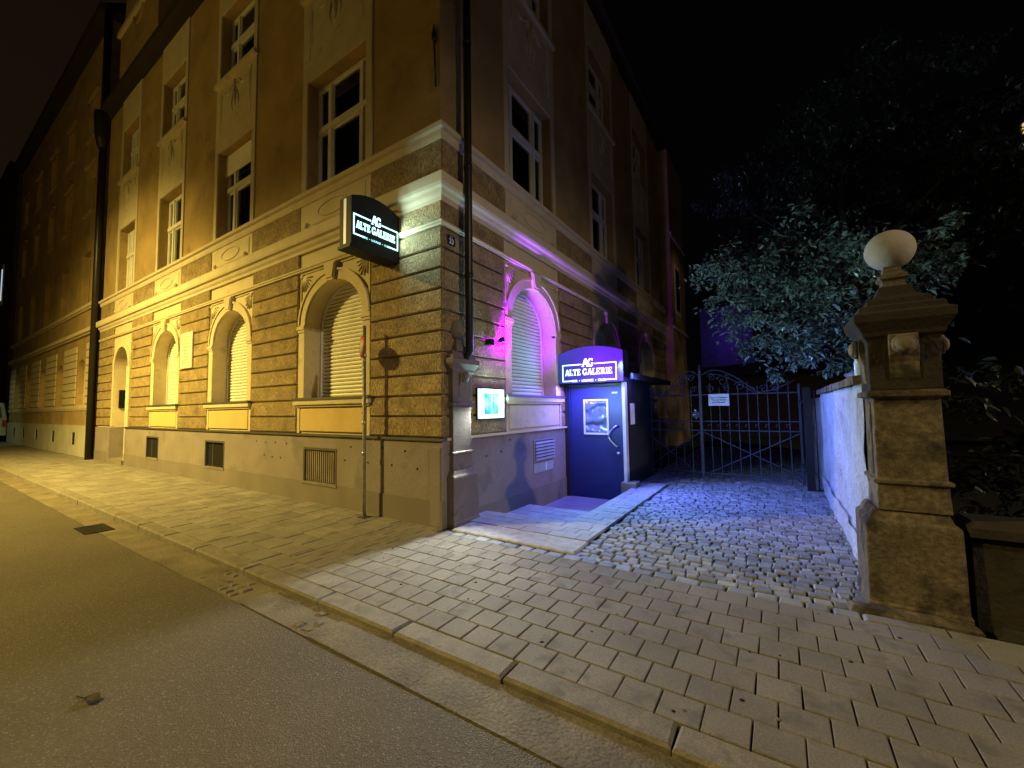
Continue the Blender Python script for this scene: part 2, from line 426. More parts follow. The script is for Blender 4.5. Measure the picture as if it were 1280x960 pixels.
def word(mb, text, u0, z0, width, height, d0, d1, m):
    ws = [glyph(c)[0] for c in text]
    tot = sum(ws)+0.02*len(ws); k = width/tot; x = u0; layer = 0
    for c, w in zip(text, ws):
        for st in glyph(c)[1]:
            layer += 1
            dd = d1+0.0002*(layer % 7)
            if st[0] == 'l':
                _, xa, za, xb, zb, th = st
                a = Vector((xa*k, za*height)); b = Vector((xb*k, zb*height)); dv = (b-a).normalized()
                nrm = Vector((-dv.y, dv.x)); tw = th*(k*abs(nrm.x)+height*abs(nrm.y))/2
                q = [a+nrm*tw, b+nrm*tw, b-nrm*tw, a-nrm*tw]
                mb.prism([(x+p.x, z0+p.y) for p in q], d0, dd, m)
            else:
                _, pl, th = st
                pts = [Vector((p[0]*k, p[1]*height)) for p in pl]; o1 = []; o2 = []
                for i, p in enumerate(pts):
                    t = (pts[min(i+1,len(pts)-1)]-pts[max(0,i-1)]).normalized(); nn = Vector((-t.y, t.x))
                    tw = th*(k*abs(nn.x)+height*abs(nn.y))/2
                    o1.append((x+p.x+nn.x*tw, z0+p.y+nn.y*tw)); o2.append((x+p.x-nn.x*tw, z0+p.y-nn.y*tw))
                mb.ribbon(o1, o2, d0, dd, m)
        x += (w+0.02)*k
def font_text(body, size, m, name, parent, place, extrude=0.001, align='CENTER'):
    """built-in font, turned into a mesh; place(x, y, z) maps text coordinates to world"""
    cu_ = bpy.data.curves.new(name, 'FONT'); cu_.body = body; cu_.size = size; cu_.align_x = align; cu_.align_y = 'CENTER'
    cu_.extrude = extrude; cu_.offset = size*0.02; cu_.resolution_u = 3; cu_.space_line = 1.05
    to = bpy.data.objects.new(name+'_tmp', cu_); COL.objects.link(to)
    dg = bpy.context.evaluated_depsgraph_get()
    me = bpy.data.meshes.new_from_object(to.evaluated_get(dg))
    bpy.data.objects.remove(to)
    inv = Vector((0,0,0)); top = parent
    while top is not None: inv += top.location; top = top.parent
    for v in me.vertices: v.co = place(*v.co)-inv
    me.materials.clear(); me.materials.append(m)
    o = bpy.data.objects.new(name, me); COL.objects.link(o); o.parent = parent
    return o

# ================================================================== THE SETTING
# ground
g = MB(); g.box(-300, 300, -300, 300, -1.2, -0.75, m_joint); tag(g.build('ground'), kind='structure')
# road: gently cambered sheet
rd = MB()
ys = [-14, -11, -8.5, -6.5, -5, -3.8, -3.0, -2.46]
zs = [-0.10, -0.05, -0.02, -0.015, -0.025, -0.045, -0.062, -0.078]
xs = [-90, -40, -20, -10, -4, 0, 4, 10, 40]
vs = [(x, y, z+0.05*max(0.0, min(1.0, (x+3)/4))*max(0, (y+14)/11.5 if y < -2.5 else 1)) for x in xs for y, z in zip(ys, zs)]
fs = [(i*8+j, (i+1)*8+j, (i+1)*8+j+1, i*8+j+1) for i in range(len(xs)-1) for j in range(7)]
rd.add(vs, fs, m_asph, smooth=True)
tag(rd.build('road'), kind='structure')
# gutter strip beside the kerb, with a patch of old setts showing
gt = MB()
m_gut = mat('worn gutter asphalt', (0.155, 0.125, 0.083), 0.8, 0.9, 50, 0.3, 3, bdist=0.012, stain=((0.19, 0.16, 0.11), 0.58, 2.5), fine=(60, 0.25))
x = -60.0
while x < 20:
    L = random.uniform(2.5, 5)
    L = 1.0
    gt.box(x, x+L, -2.448, -2.14, -0.2, -0.076+0.05*max(0.0, min(1.0, (x+3.4)/4))+random.uniform(-0.001, 0.001), m_gut); x += L
for i in range(17):
    for j in range(3):
        if random.random() < 0.5:
            xx = -1.0+i*0.115; gt.stone(xx, xx+0.1, -2.43+j*0.095, -2.345+j*0.095, -0.12, -0.044+0.012*(xx+1)+random.uniform(-0.004, 0.004), m_gut, 0.02, 0.012)
tag(gt.build('gutter'), kind='structure')
# kerb stones
kb = MB()
joints = [-60]
while joints[-1] < -9: joints.append(joints[-1]+1.15)
joints = [j for j in joints if j < -7.5] + [-6.9, -5.7, -4.75, -3.69, -2.75, -1.81, -0.65, 0.6, 1.51, 2.43, 3.36, 4.3, 5.3, 6.4, 7.6, 8.8, 10, 11.2, 12.4, 13.6]
for a, b in zip(joints[:-1], joints[1:]):
    dz = random.uniform(-0.002, 0.002)
    y0 = -2.14+random.uniform(-0.002, 0.002)
    kb.stone(a+0.006, b-0.006, y0, -1.955, -0.3, 0.012+dz, m_kerb, 0.016, 0.004)
tag(kb.build('kerb'), kind='structure')
# pavement: bedding and slabs
pv = MB(); pv.box(-60, 16, -1.955, 0.02, -0.4, -0.036, m_joint)
tile = MB()
def field(mb, x0, x1, y0, y1, w, l, m, z=0.0, gap=0.006, j=0.002, c=0.004, vary=0.0, zj=0.0025):
    n = max(1, round((y1-y0)/w)); h = (y1-y0)/n
    for r_ in range(n):
        x = x0 - (l*0.5 if r_ % 2 else 0) - random.uniform(0, l*vary)
        while x < x1:
            L_ = l*(1+random.uniform(-vary, vary))
            a, b = max(x, x0), min(x+L_, x1)
            if b-a > 0.03:
                zz = z+random.uniform(-zj, zj)
                mb.stone(a+gap/2, b-gap/2, y0+r_*h+gap/2, y0+(r_+1)*h-gap/2, z-0.06, zz, m, c, j)
            x += L_
field(pv, -0.6, 15.5, -1.945, -0.235, 0.213, 0.213, m_paver, gap=0.008)
field(pv, -36, -0.6, -1.945, -0.03, 0.275, 0.40, m_paver2, gap=0.011, vary=0.05, j=0.003, c=0.006, zj=0.003)
field(pv, -0.6, 0.1, -0.23, -0.03, 0.2, 0.213, m_paver, gap=0.008)
# narrow border course beside the drive
x = 4.3
while x < 15: pv.stone(x, x+0.42, -0.225, -0.115, -0.05, random.uniform(-.003, .003), m_paver, 0.006, 0.003); x += 0.43
tag(pv.build('pavement'), kind='structure')
# drive of granite setts
dv = MB(); dv.box(1.9, 4.75, -0.235, 22, -0.45, -0.034, m_moss); dv.box(0.0, 1.9, -0.235, -0.06, -0.45, -0.034, m_moss); dv.box(-0.2, 1.9, 5.62, 22, -0.45, -0.034, m_moss); dv.box(1.37, 1.9, 4.39, 5.62, -0.45, -0.034, m_moss)
x = 0.16
while x < 4.3:     # larger border setts along the slabs
    L_ = random.uniform(0.15, 0.21)
    dv.stone(x, x+L_-0.014, -0.232, -0.098, -0.05, -0.002+random.uniform(-0.004, 0.003), m_cob, 0.014, 0.008); x += L_
y = -0.085; row = 0
while y < 13:
    h = random.uniform(0.088, 0.112); x = (1.93 if y < 4.5 else 1.3)+random.uniform(-0.02, 0.03)
    while x < 4.44:
        L_ = random.uniform(0.085, 0.165)
        wob = 0.03*math.sin(x*2.3+row*0.15)+0.02*math.sin(x*5.1+y)
        dz = random.uniform(-0.009, 0.008)
        dv.stone(x, x+L_-0.009, y+wob, y+wob+h-0.009, -0.07, dz-0.008, m_cob, random.uniform(0.008, 0.013), 0.009); x += L_
    y += h; row += 1
tag(dv.build('path'), kind='structure')

# ================================================================== CORNER BUILDING
A_BAYS = [(-3.30, -1.67), (-7.09, -5.44), (-10.85, -9.22)]     # openings on the street side
DOOR_A = (-14.42, -13.02)
B_BAYS = [(1.72, 3.38), (5.62, 7.28), (9.52, 11.18)]
bld = thing('corner_building', 'four storey ochre corner house with rusticated ground floor, arched shuttered windows and cream belt courses', 'building', (0, 0, 0))
TH = 0.27
def arch_pts(u0, u1, zs_, rise, n=18, grow=0.0):
    c = (u0+u1)/2; r = (u1-u0)/2+grow
    return [(c-r*math.cos(PI*i/n), zs_+(rise+grow)*math.sin(PI*i/n)) for i in range(n+1)]
SPR, RISE = 3.06, 0.74
BELT_Z0 = 4.80

def facade(T, U0, U1, bays, zfloor, up_bays, name, door=None, umax=None):
    """one face of the house: masonry with its blocks, trim"""
    w = MB(T)
    ops = sorted([(a, b, False) for a, b in bays]+([(door[0], door[1], True)] if door else []))
    # --- ground floor backing
    edges = [U0]+[e for a, b, _ in ops for e in (a, b)]+[U1]
    for i in range(0, len(edges), 2):
        w.box(edges[i], edges[i+1], -TH, 0, -0.5, BELT_Z0, m_sur)
    for a, b, isd in ops:
        if not isd: w.box(a, b, -TH, 0, -0.5, 1.74, m_sur)
        sp = SPR if not isd else 3.05; rs = RISE if not isd else 0.66
        ap = arch_pts(a, b, sp, rs)
        w.prism(ap+[(b, BELT_Z0), (a, BELT_Z0)], -TH, 0, m_sur)
    # --- rusticated piers between the bays
    piers = []
    last = U0
    for a, b, isd in ops:
        s_ = 0.21
        piers.append((last, a-s_)); last = b+s_
    piers.append((last, U1))
    if T is TA: piers[-1] = (piers[-1][0], 0.05)
    else: piers[0] = (0.0, piers[0][1])
    for (a, b) in piers:
        if b-a < 0.15: continue
        z = 1.165; k = 0
        while z < 4.05:
            z1 = z+0.2925
            w.cbox(a+0.006, b-0.006, 0.0, 0.045, z+0.011, min(z1, 4.09)-0.011, m_rough, 0.016)
            z = z1; k += 1
        w.cbox(a+0.006, b-0.006, 0.0, 0.045, 4.185, 4.46, m_rough, 0.014)
    # --- upper wall with its openings, panels between
    E = [U0]+[e for a, b, _, _ in up_bays for e in (a, b)]+[U1]
    ztop = 12.55
    for i in range(0, len(E), 2): w.box(E[i], E[i+1], -TH, 0, BELT_Z0, ztop, m_upper)
    for a, b, _, rows in up_bays:
        z = BELT_Z0
        for (za, zb) in rows:
            w.box(a, b, -TH, 0, z, za, m_upper); z = zb
        w.box(a, b, -TH, 0, z, ztop, m_upper)
    # rough frieze blocks between belt courses
    last = U0; fr = []
    for a, b, _, _ in up_bays: fr.append((last, a-0.16)); last = b+0.14
    fr.append((last, U1))
    if T is TA: fr[-1] = (fr[-1][0], 0.035)
    else: fr[0] = (0.0, fr[0][1])
    for a, b in fr:
        if b-a > 0.1: w.box(a+0.004, b-0.004, 0, 0.035, 4.86, 5.34, m_rough)
    return w.build('wall', bld)
UP_ROWS = [(5.56, 7.72), (9.42, 11.2)]
A_UP = [(a, b, 0, UP_ROWS) for a, b in [(-14.55, -12.95)]+[(-10.87, -9.24), (-7.11, -5.46), (-3.34, -1.62)]]
B_UP = [(a, b, 0, UP_ROWS) for a, b in B_BAYS]
facade(TA, -16.2, 0.0, A_BAYS, 0, A_UP, 'street', DOOR_A)
facade(TB, 0.272, 16.3, B_BAYS, 0, B_UP, 'side')
# floors and back so that no light leaks through the house
core = MB(); core.box(-16.2, -0.75, 0.75, 16.3, -0.5, 12.5, m_void)
core.box(-16.2, -0.27, 0.27, 16.3, 4.9, 4.95, m_void); core.box(-16.2, -0.27, 0.27, 16.3, 12.5, 12.55, m_void)
core.build('core', bld)

def course(name, za, zb, d, m, prof=None, inset=0.0):
    """belt course that turns the corner; prof = list of (d, z) section"""
    sec = prof if prof else [(0.0, za), (d, za), (d, zb), (0.0, zb)]
    mb = MB(); ends = []
    vs = []
    n = len(sec)
    for dd, z in sec: vs.append((-16.2, -dd, z))
    for dd, z in sec: vs.append((dd, -dd, z))
    for dd, z in sec: vs.append((dd, 16.3, z))
    fs = [tuple(range(n)), tuple(range(2*n, 3*n))]
    for k in range(2):
        for i in range(n): fs.append((k*n+i, k*n+(i+1) % n, (k+1)*n+(i+1) % n, (k+1)*n+i))
    mb.add(vs, fs, m)
    return mb.build(name, bld)
# lower cornice
course('belt_course', 0, 0, 0, m_cream, [(0, 4.45), (0.045, 4.45), (0.05, 4.50), (0.085, 4.54), (0.10, 4.59), (0.145, 4.61), (0.158, 4.65), (0.158, 4.79), (0.12, 4.825), (0, 4.85)])
# upper sill course
course('belt_course', 0, 0, 0, m_cream, [(0, 5.33), (0.05, 5.345), (0.07, 5.39), (0.075, 5.45), (0.12, 5.47), (0.125, 5.53), (0.10, 5.555), (0, 5.56)])
# thin moulding above the arches
course('belt_course', 0, 0, 0, m_sur, [(0, 4.095), (0.055, 4.10), (0.06, 4.125), (0.075, 4.135), (0.075, 4.165), (0, 4.18)])
# plinth
pl = MB()
def plinth_seg(T, a, b, vents, d=0.05, m=m_plinth, md=m_plinthd, ztop=1.13, zdark=0.34, pl=pl):
    pl.T = T
    es = [a]+[e for v in vents for e in (v[0], v[1])]+[b]
    for i in range(0, len(es), 2):
        pl.box(es[i], es[i+1], 0, d, zdark, ztop, m); pl.box(es[i], es[i+1], 0, d+0.012, -0.6, zdark, md)
    for v in vents:
        pl.box(v[0], v[1], 0, d, v[3], ztop, m)
        if v[2] > zdark: pl.box(v[0], v[1], 0, d, zdark, v[2], m); pl.box(v[0], v[1], 0, d+0.012, -0.6, zdark, md)
        else: pl.box(v[0], v[1], 0, d+0.012, -0.6, v[2], md)
VENTS = [(-11.12, -10.2, 0.34, 0.93), (-7.28, -6.3, 0.34, 0.93), (-3.24, -2.27, 0.34, 0.93)]
plinth_seg(TA, DOOR_A[1]+0.01, -1.33, VENTS)
plinth_seg(TA, -16.2, DOOR_A[0]-0.15, [])
plinth_seg(TA, -1.33, 0.085, [], 0.085)
plinth_seg(TB, -0.06, 0.56, [], 0.06); plinth_seg(TB, 0.56, 16.3, [], 0.035, zdark=0.1)
pl.T = TA; pl.cbox(-0.14, 0.06, 0.085, 0.10, 0.0, 1.05, m_plinth)
pl.build('plinth', bld)
fl = MB(TA); fl.prism([(-13.0, 1.13), (-1.34, 1.13), (-1.34, 1.165), (-13.0, 1.165)], 0, 0.085, m_metalcap)
fl.prism([(-1.34, 1.13), (0.1, 1.13), (0.1, 1.165), (-1.34, 1.165)], 0, 0.115, m_metalcap)
fl.T = TB; fl.box(-0.1, 16.3, 0, 0.085, 1.13, 1.165, m_cream)
fl.build('plinth_flashing', bld)
# fixing holes dotted over the plinth
ph = MB(TA)
for u, z in [(-4.9,.98),(-4.55,.97),(-4.2,.98),(-3.8,.97),(-4.6,.72),(-4.3,.7),(-4.0,.7),(-1.9,.98),(-1.1,1.0),(-.62,.97),(-.9,.76),(-.38,.74),(-2.05,.76),(-1.48,.76)]:
    dd = 0.085 if u > -1.33 else 0.05
    ph.tube([(u, dd-0.01, z), (u, dd+0.004, z)], 0.016, m_void, 8)
ph.T = TB
for u, z in [(0.95,.83),(1.35,.86),(1.62,1.03)]: ph.tube([(u, 0.03, z), (u, 0.04, z)], 0.016, m_void, 8)
tag(ph.build('fixing_holes', bld), kind='stuff')

# ---------------------------------------------------------------- ground floor arched window
def ground_window(T, a, b, parent=bld, full=True):
    c = (a+b)/2
    w = MB(T)                                     # frame
    w.ribbon(arch_pts(a, b, SPR, RISE, 18, 0.05), arch_pts(a, b, SPR, RISE, 18, -0.04), -0.36, -TH-0.005, m_frame)
    w.box(a-0.05, a+0.03, -0.36, -TH-0.005, 1.70, SPR, m_frame); w.box(b-0.03, b+0.05, -0.36, -TH-0.005, 1.70, SPR, m_frame)
    wo_ = w.build('window', parent)
    s = MB(T)                                     # roller shutter: curved slats
    z = 1.735; r_ = random.random()
    while z < 3.84:
        p = 0.069
        prof = [(-0.335, 0.0), (-0.318, 0.006), (-0.304, 0.022), (-0.300, 0.036), (-0.306, 0.050), (-0.320, 0.060), (-0.335, 0.063), (-0.336, 0.069)]
        vs = []
        for d_, dz_ in prof: vs += [(a-0.06, d_, z+dz_), (b+0.06, d_, z+dz_)]
        s.add(vs, [(2*k_, 2*k_+1, 2*k_+3, 2*k_+2) for k_ in range(len(prof)-1)], m_shut, r_)
        s.box(a-0.06, b+0.06, -0.334, -0.3325, z+0.0625, z+0.0705, m_joint)
        z += p
    s.box(a-0.06, b+0.06, -0.38, -0.345, 1.7, 3.9, m_shut)
    s.build('shutter', wo_)
    u = MB(T)                                     # surround: jamb strips, impost blocks, archivolt, keystone
    for x0, x1 in ((a-0.20, a), (b, b+0.20)):
        u.cbox(x0, x1, 0, 0.03, 1.79, SPR-0.03, m_sur, 0.01)
        u.box(x0-0.015, x1+(0.02 if x1 == a else 0.015), -0.06, 0.062, SPR-0.03, SPR+0.03, m_sur)
        u.box(x0, x1+0.008, -0.05, 0.046, SPR-0.075, SPR-0.03, m_sur)
        u.box(x0, x1, 0, 0.040, SPR+0.03, SPR+0.06, m_sur)
    u.box(a, a+0.022, -TH, -0.062, SPR-0.03, SPR+0.03, m_sur); u.box(b-0.022, b, -TH, -0.062, SPR-0.03, SPR+0.03, m_sur)
    u.ribbon(arch_pts(a, b, SPR+0.06, RISE-0.06, 20, 0.15), arch_pts(a, b, SPR+0.06, RISE-0.06, 20, 0.0), 0, 0.034, m_sur)
    u.ribbon(arch_pts(a, b, SPR+0.06, RISE-0.06, 20, 0.19), arch_pts(a, b, SPR+0.06, RISE-0.06, 20, 0.15), 0, 0.055, m_sur)
    u.build('surround', wo_)
    k = MB(T)
    k.prism([(c-0.10, SPR+RISE-0.02), (c+0.10, SPR+RISE-0.02), (c+0.17, 4.095), (c-0.17, 4.095)], 0, 0.085, m_sur)
    k.prism([(c-0.085, SPR+RISE+0.02), (c+0.085, SPR+RISE+0.02), (c+0.145, 4.07), (c-0.145, 4.07)], 0.085, 0.1, m_sur)
    k.build('keystone', wo_)
    for sgn, ce in ((-1, a-0.12), (1, b+0.12)):        # fan relief in the spandrels
        o = MB(T)
        for i in range(6):
            an = R(200+i*14) if sgn < 0 else R(340-i*14)
            # rays leaving the outer top corner
            L0, L1 = 0.06, 0.16+0.06*abs(math.cos(an*3))
            an = R(-8-i*15) if sgn < 0 else R(188+i*15)
            x0, z0 = ce, 4.02
            o.tube([(x0+math.cos(an)*L0, 0.01, z0+math.sin(an)*L0), (x0+math.cos(an)*(L1+0.12), 0.012, z0+math.sin(an)*(L1+0.12))], [0.022, 0.010], m_sur, 6)
        o.tube([(ce+sgn*-0.0, 0.0, 4.02), (ce, 0.035, 4.02)], 0.045, m_sur, 10)
        xa, xb = (ce-0.05, c-0.22) if sgn < 0 else (c+0.22, ce+0.05)
        o.box(xa, xb, 0, 0.02, 4.06, 4.085, m_sur)
        xe = ce-0.05 if sgn < 0 else ce+0.025
        o.box(xe, xe+0.025, 0, 0.02, 3.35, 4.06, m_sur)
        o.build('spandrel_relief', wo_)
    sl = MB(T)
    sl.box(a-0.26, b+0.26, -0.0, 0.11, 1.745, 1.785, m_metalcap)
    sl.box(a-0.24, b+0.24, 0, 0.095, 1.67, 1.745, m_sur); sl.box(a-0.2, b+0.2, 0, 0.06, 1.63, 1.67, m_sur)
    sl.box(a, b, -0.345, 0.0, 1.741, 1.76, m_metalcap)
    sl.build('sill', wo_)
    ap = MB(T)
    m_ap = mat('yellow apron plaster', (0.56, 0.40, 0.15), 0.85, 0.25, 60, 0.08, 2, stain=((0.48, 0.33, 0.12), 0.6, 2))
    ap.cbox(a-0.1, b+0.1, 0, 0.035, 1.2, 1.6, m_ap if T is TA else m_sur, 0.012)
    ap.box(a-0.2, a-0.13, 0, 0.03, 1.17, 1.63, m_sur); ap.box(b+0.13, b+0.2, 0, 0.03, 1.17, 1.63, m_sur)
    ap.build('apron_panel', wo_)
    return wo_
for a, b in A_BAYS: ground_window(TA, a, b)
for a, b in B_BAYS[:2]: ground_window(TB, a, b)
ground_window(TB, *B_BAYS[2])

# ---------------------------------------------------------------- upper window
def upper_window(T, a, b, z0, z1, shutter=0.0, seed=0):
    c = (a+b)/2; D = -0.2
    w = MB(T)
    fw = 0.055
    zt = z1-shutter
    m1 = a+0.40; m2 = b-0.40; tr = z0+(z1-z0)*0.60
    w.box(a-0.02, a+fw, D-0.05, D, z0, z1, m_frame); w.box(b-fw, b+0.02, D-0.05, D, z0, z1, m_frame)
    w.box(a, b, D-0.05, D-0.003, z1-fw, z1+0.02, m_frame); w.box(a, b, D-0.05, D-0.003, z0-0.01, z0+fw+0.02, m_frame)
    w.box(m1-0.045, m1+0.045, D-0.05, D+0.02, z0+fw+0.02, z1-fw, m_frame); w.box(m2-0.045, m2+0.045, D-0.05, D+0.02, z0+fw+0.02, z1-fw, m_frame)
    w.box(a+fw, b-fw, D-0.05, D+0.035, tr-0.05, tr+0.05, m_frame)
    for x0, x1 in ((a+fw, m1-0.045), (m1+0.045, m2-0.045), (m2+0.045, b-fw)):   # casements
        for za, zb in ((z0+fw+0.02, tr-0.05), (tr+0.05, z1-fw)):
            e = 0.035
            w.box(x0, x0+e, D-0.05, D-0.012, za, zb, m_frame); w.box(x1-e, x1, D-0.05, D-0.012, za, zb, m_frame)
            w.box(x0+e, x1-e, D-0.05, D-0.015, za, za+e, m_frame); w.box(x0+e, x1-e, D-0.05, D-0.015, zb-e, zb, m_frame)
    wo_ = w.build('window', bld)
    gl = MB(T); gl.box(a, b, D-0.04, D-0.032, z0, z1, m_pane); gl.build('pane', wo_)
    if shutter:
        s = MB(T); z = z1-shutter
        while z < z1-0.01:
            s.add([(a,-0.16,z),(b,-0.16,z),(a,-0.145,z+0.02),(b,-0.145,z+0.02),(a,-0.16,z+0.05),(b,-0.16,z+0.05)], [(0,1,3,2),(2,3,5,4)], m_shut, 0.5); z += 0.05
        s.box(a, b, -0.18, -0.165, z1-shutter, z1, m_shut)
        s.build('shutter', wo_)
    rc_ = random.Random(int(abs(a)*37+z0*11)); 
    def drape(x0, x1, zb):
        q_ = MB(T); n_ = max(4, int((x1-x0)/0.035)); vs = []
        for i_ in range(n_+1):
            x_ = x0+(x1-x0)*i_/n_; d_ = D-0.085+0.018*math.sin(i_*1.9)+rc_.uniform(-.004, .004)
            vs += [(x_, d_, zb), (x_, d_, z1-0.05)]
        q_.add(vs, [(2*k_, 2*k_+1, 2*k_+3, 2*k_+2) for k_ in range(n_)], m_curt, 0.5, True)
        q_.build('curtain', wo_)
    wl = rc_.uniform(0.16, 0.34)
    drape(a+0.05, a+0.42+wl*0.4, z0+0.02); drape(m1+0.06, m1+0.06+wl, z0+0.02)
    if rc_.random() < 0.6: drape(m2-0.12, b-0.03, z0+0.02)
    bk = MB(T); bk.box(a-0.1, b+0.1, -0.6, -0.55, z0-0.1, z1+0.1, m_room); bk.build('room_backing', wo_)
    return wo_
def strip_panel(T, a, b, z0, z1, wins):
    """pale vertical field that links the windows of one axis, with reliefs"""
    p = MB(T); xa, xb = a-0.14, b+0.14; c = (a+b)/2
    z = z0
    for (za, zb) in wins:
        if za > z: p.box(xa, xb, 0, 0.03, z, za, m_cream)
        p.box(xa, a, 0, 0.03, za, zb, m_cream); p.box(b, xb, 0, 0.03, za, zb, m_cream); z = zb
    if z1 > z: p.box(xa, xb, 0, 0.03, z, z1, m_cream)
    # raised frame lines + garland
    def frame(zl, zh, r=0.014):
        x0, x1 = a+0.08, b-0.08
        p.tube([(x0, 0.03, zl+0.25), (x0, 0.03, zh-0.12), (x0+0.10, 0.03, zh-0.06), (x0+0.26, 0.03, zh-0.02)], r, m_cream, 6)
        p.tube([(x1, 0.03, zl+0.25), (x1, 0.03, zh-0.12), (x1-0.10, 0.03, zh-0.06), (x1-0.26, 0.03, zh-0.02)], r, m_cream, 6)
        p.tube([(x0+0.07, 0.03, zl+0.55), (x0+0.07, 0.03, zh-0.2)], r*0.8, m_cream, 6); p.tube([(x1-0.07, 0.03, zl+0.55), (x1-0.07, 0.03, zh-0.2)], r*0.8, m_cream, 6)
        for s_ in (-1, 1):                      # scrolls and hanging drops
            p.tube([(c+s_*(0.10+0.09*math.cos(t)*(1-t/9)), 0.035, zh-0.24+0.09*math.sin(t)*(1-t/9)) for t in [i*0.45 for i in range(16)]], 0.016, m_cream, 6)
            p.tube([(c+s_*0.2, 0.03, zh-0.2), (c+s_*0.34, 0.035, zh-0.33), (c+s_*0.44, 0.035, zh-0.30), (c+s_*0.5, 0.03, zh-0.22)], [0.03, 0.022, 0.016, 0.01], m_cream, 6)
            p.tube([(c+s_*0.1, 0.03, zh-0.4), (c+s_*0.17, 0.035, zh-0.62), (c+s_*0.12, 0.03, zh-0.82)], [0.024, 0.02, 0.008], m_cream, 6)
        p.tube([(c, 0.03, zh-0.12), (c, 0.045, zh-0.4), (c, 0.04, zh-0.62), (c, 0.03, zh-0.75)], [0.03, 0.05, 0.035, 0.015], m_cream, 8)
        p.tube([(c-0.14, 0.03, zl+0.34), (c-0.03, 0.035, zl+0.40), (c+0.06, 0.035, zl+0.46), (c+0.15, 0.03, zl+0.46)], [0.012, 0.02, 0.014, 0.008], m_cream, 6)
    frame(wins[0][1]+0.15, wins[1][0]-0.12)
    if z1 > wins[1][1]+0.6: pass
    # sill of the second window
    p.box(xa-0.02, xb+0.02, 0, 0.10, wins[1][0]-0.09, wins[1][0], m_cream)
    # oval medallion panel under the first sill
    p.cbox(a-0.02, b+0.02, 0.03, 0.045, 4.92, 5.27, m_cream, 0.008)
    p.tube([(c+0.42*math.cos(t), 0.05, 5.10+0.13*math.sin(t)) for t in [i*2*PI/28 for i in range(29)]], 0.012, m_cream, 6, cap=False)
    p.box(a+0.15, b-0.15, 0.045, 0.06, 4.885, 4.905, m_cream)
    for xx in (a+0.10, b-0.10): p.tube([(xx, 0.03, 4.93), (xx, 0.085, 4.93)], 0.05, m_cream, 10); p.tube([(xx, 0.085, 4.93), (xx, 0.095, 4.93)], 0.02, m_cream, 8)
    return p.build('window_bay_panel', bld)
shs = {0: 0.0, 1: 0.0, 2: 0.5, 3: 0.0}
for i, (a, b, _, rows) in enumerate(A_UP):
    strip_panel(TA, a, b, 4.855, 12.5, rows)
    upper_window(TA, a, b, rows[0][0], rows[0][1], shs[i]); upper_window(TA, a, b, rows[1][0], rows[1][1])
for i, (a, b, _, rows) in enumerate(B_UP):
    strip_panel(TB, a, b, 4.855, 12.5, rows)
    upper_window(TB, a, b, rows[0][0], rows[0][1]); upper_window(TB, a, b, rows[1][0], rows[1][1])
# top cove, eaves, gutter
course('cornice', 0, 0, 0, m_soffit, [(0, 12.3), (0.06, 12.3), (0.12, 12.45), (0.22, 12.48), (0.28, 12.5), (0.29, 12.66), (0, 12.7)])
rf = MB()
rf.add([(-16.2, -0.27, 12.68), (0.27, -0.27, 12.68), (0.27, 16.3, 12.68), (-16.2, 16.3, 12.68), (-16.2, 3.2, 17.5), (-3.2, 3.2, 17.5), (-3.2, 16.3, 17.5), (-16.2, 16.3, 17.5)],
       [(0,1,2,3),(0,1,5,4),(1,2,6,5),(4,5,6,7),(2,3,7,6),(3,0,4,7)], m_roof)
rf.build('roof', bld)
# wall gable that stands above the eaves near the left end
gb = MB(TA)
gb.prism([(-15.2, 12.9), (-11.5, 12.9), (-11.5, 15.0), (-11.9, 15.5), (-12.0, 16.6), (-12.8, 17.4), (-13.9, 17.4), (-14.7, 16.6), (-14.8, 15.5), (-15.2, 15.0)], -1.2, 0.05, m_upper)
gb.box(-15.3, -11.4, 0.05, 0.14, 14.9, 15.05, m_cream)
gb.tube([(-13.35+0.5*math.cos(t), 0.05, 15.2+0.7*math.sin(t)) for t in [i*2*PI/20 for i in range(21)]], 0.05, m_upper, 6, cap=False)
gb.build('gable', bld)
# stair bay at the far end of the side face
sb = MB(TB); sb.box(13.3, 16.2, 0.0, 0.35, -0.3, 12.3, m_upper)
for z in (4.7, 8.6): sb.box(13.25, 16.25, 0.35, 0.42, z, z+0.12, m_cream)
sb.box(13.9, 14.9, 0.35, 0.38, 5.4, 7.6, m_cream); sb.box(14.05, 14.75, 0.38, 0.385, 5.6, 7.4, m_glass)
sb.build('stair_bay', bld)
# iron wall anchor on the corner
an = MB(TA); an.tube([(-0.06, 0.03, 6.15), (-0.08, 0.03, 6.6), (-0.09, 0.03, 6.85)], 0.016, m_pipe, 6)
an.lathe(-0.09, 0.03, [(0.004, 6.78), (0.04, 6.88), (0.03, 6.98), (0.004, 7.12)], m_pipe, 8)
an.T = TA; an.build('wall_anchor', bld)
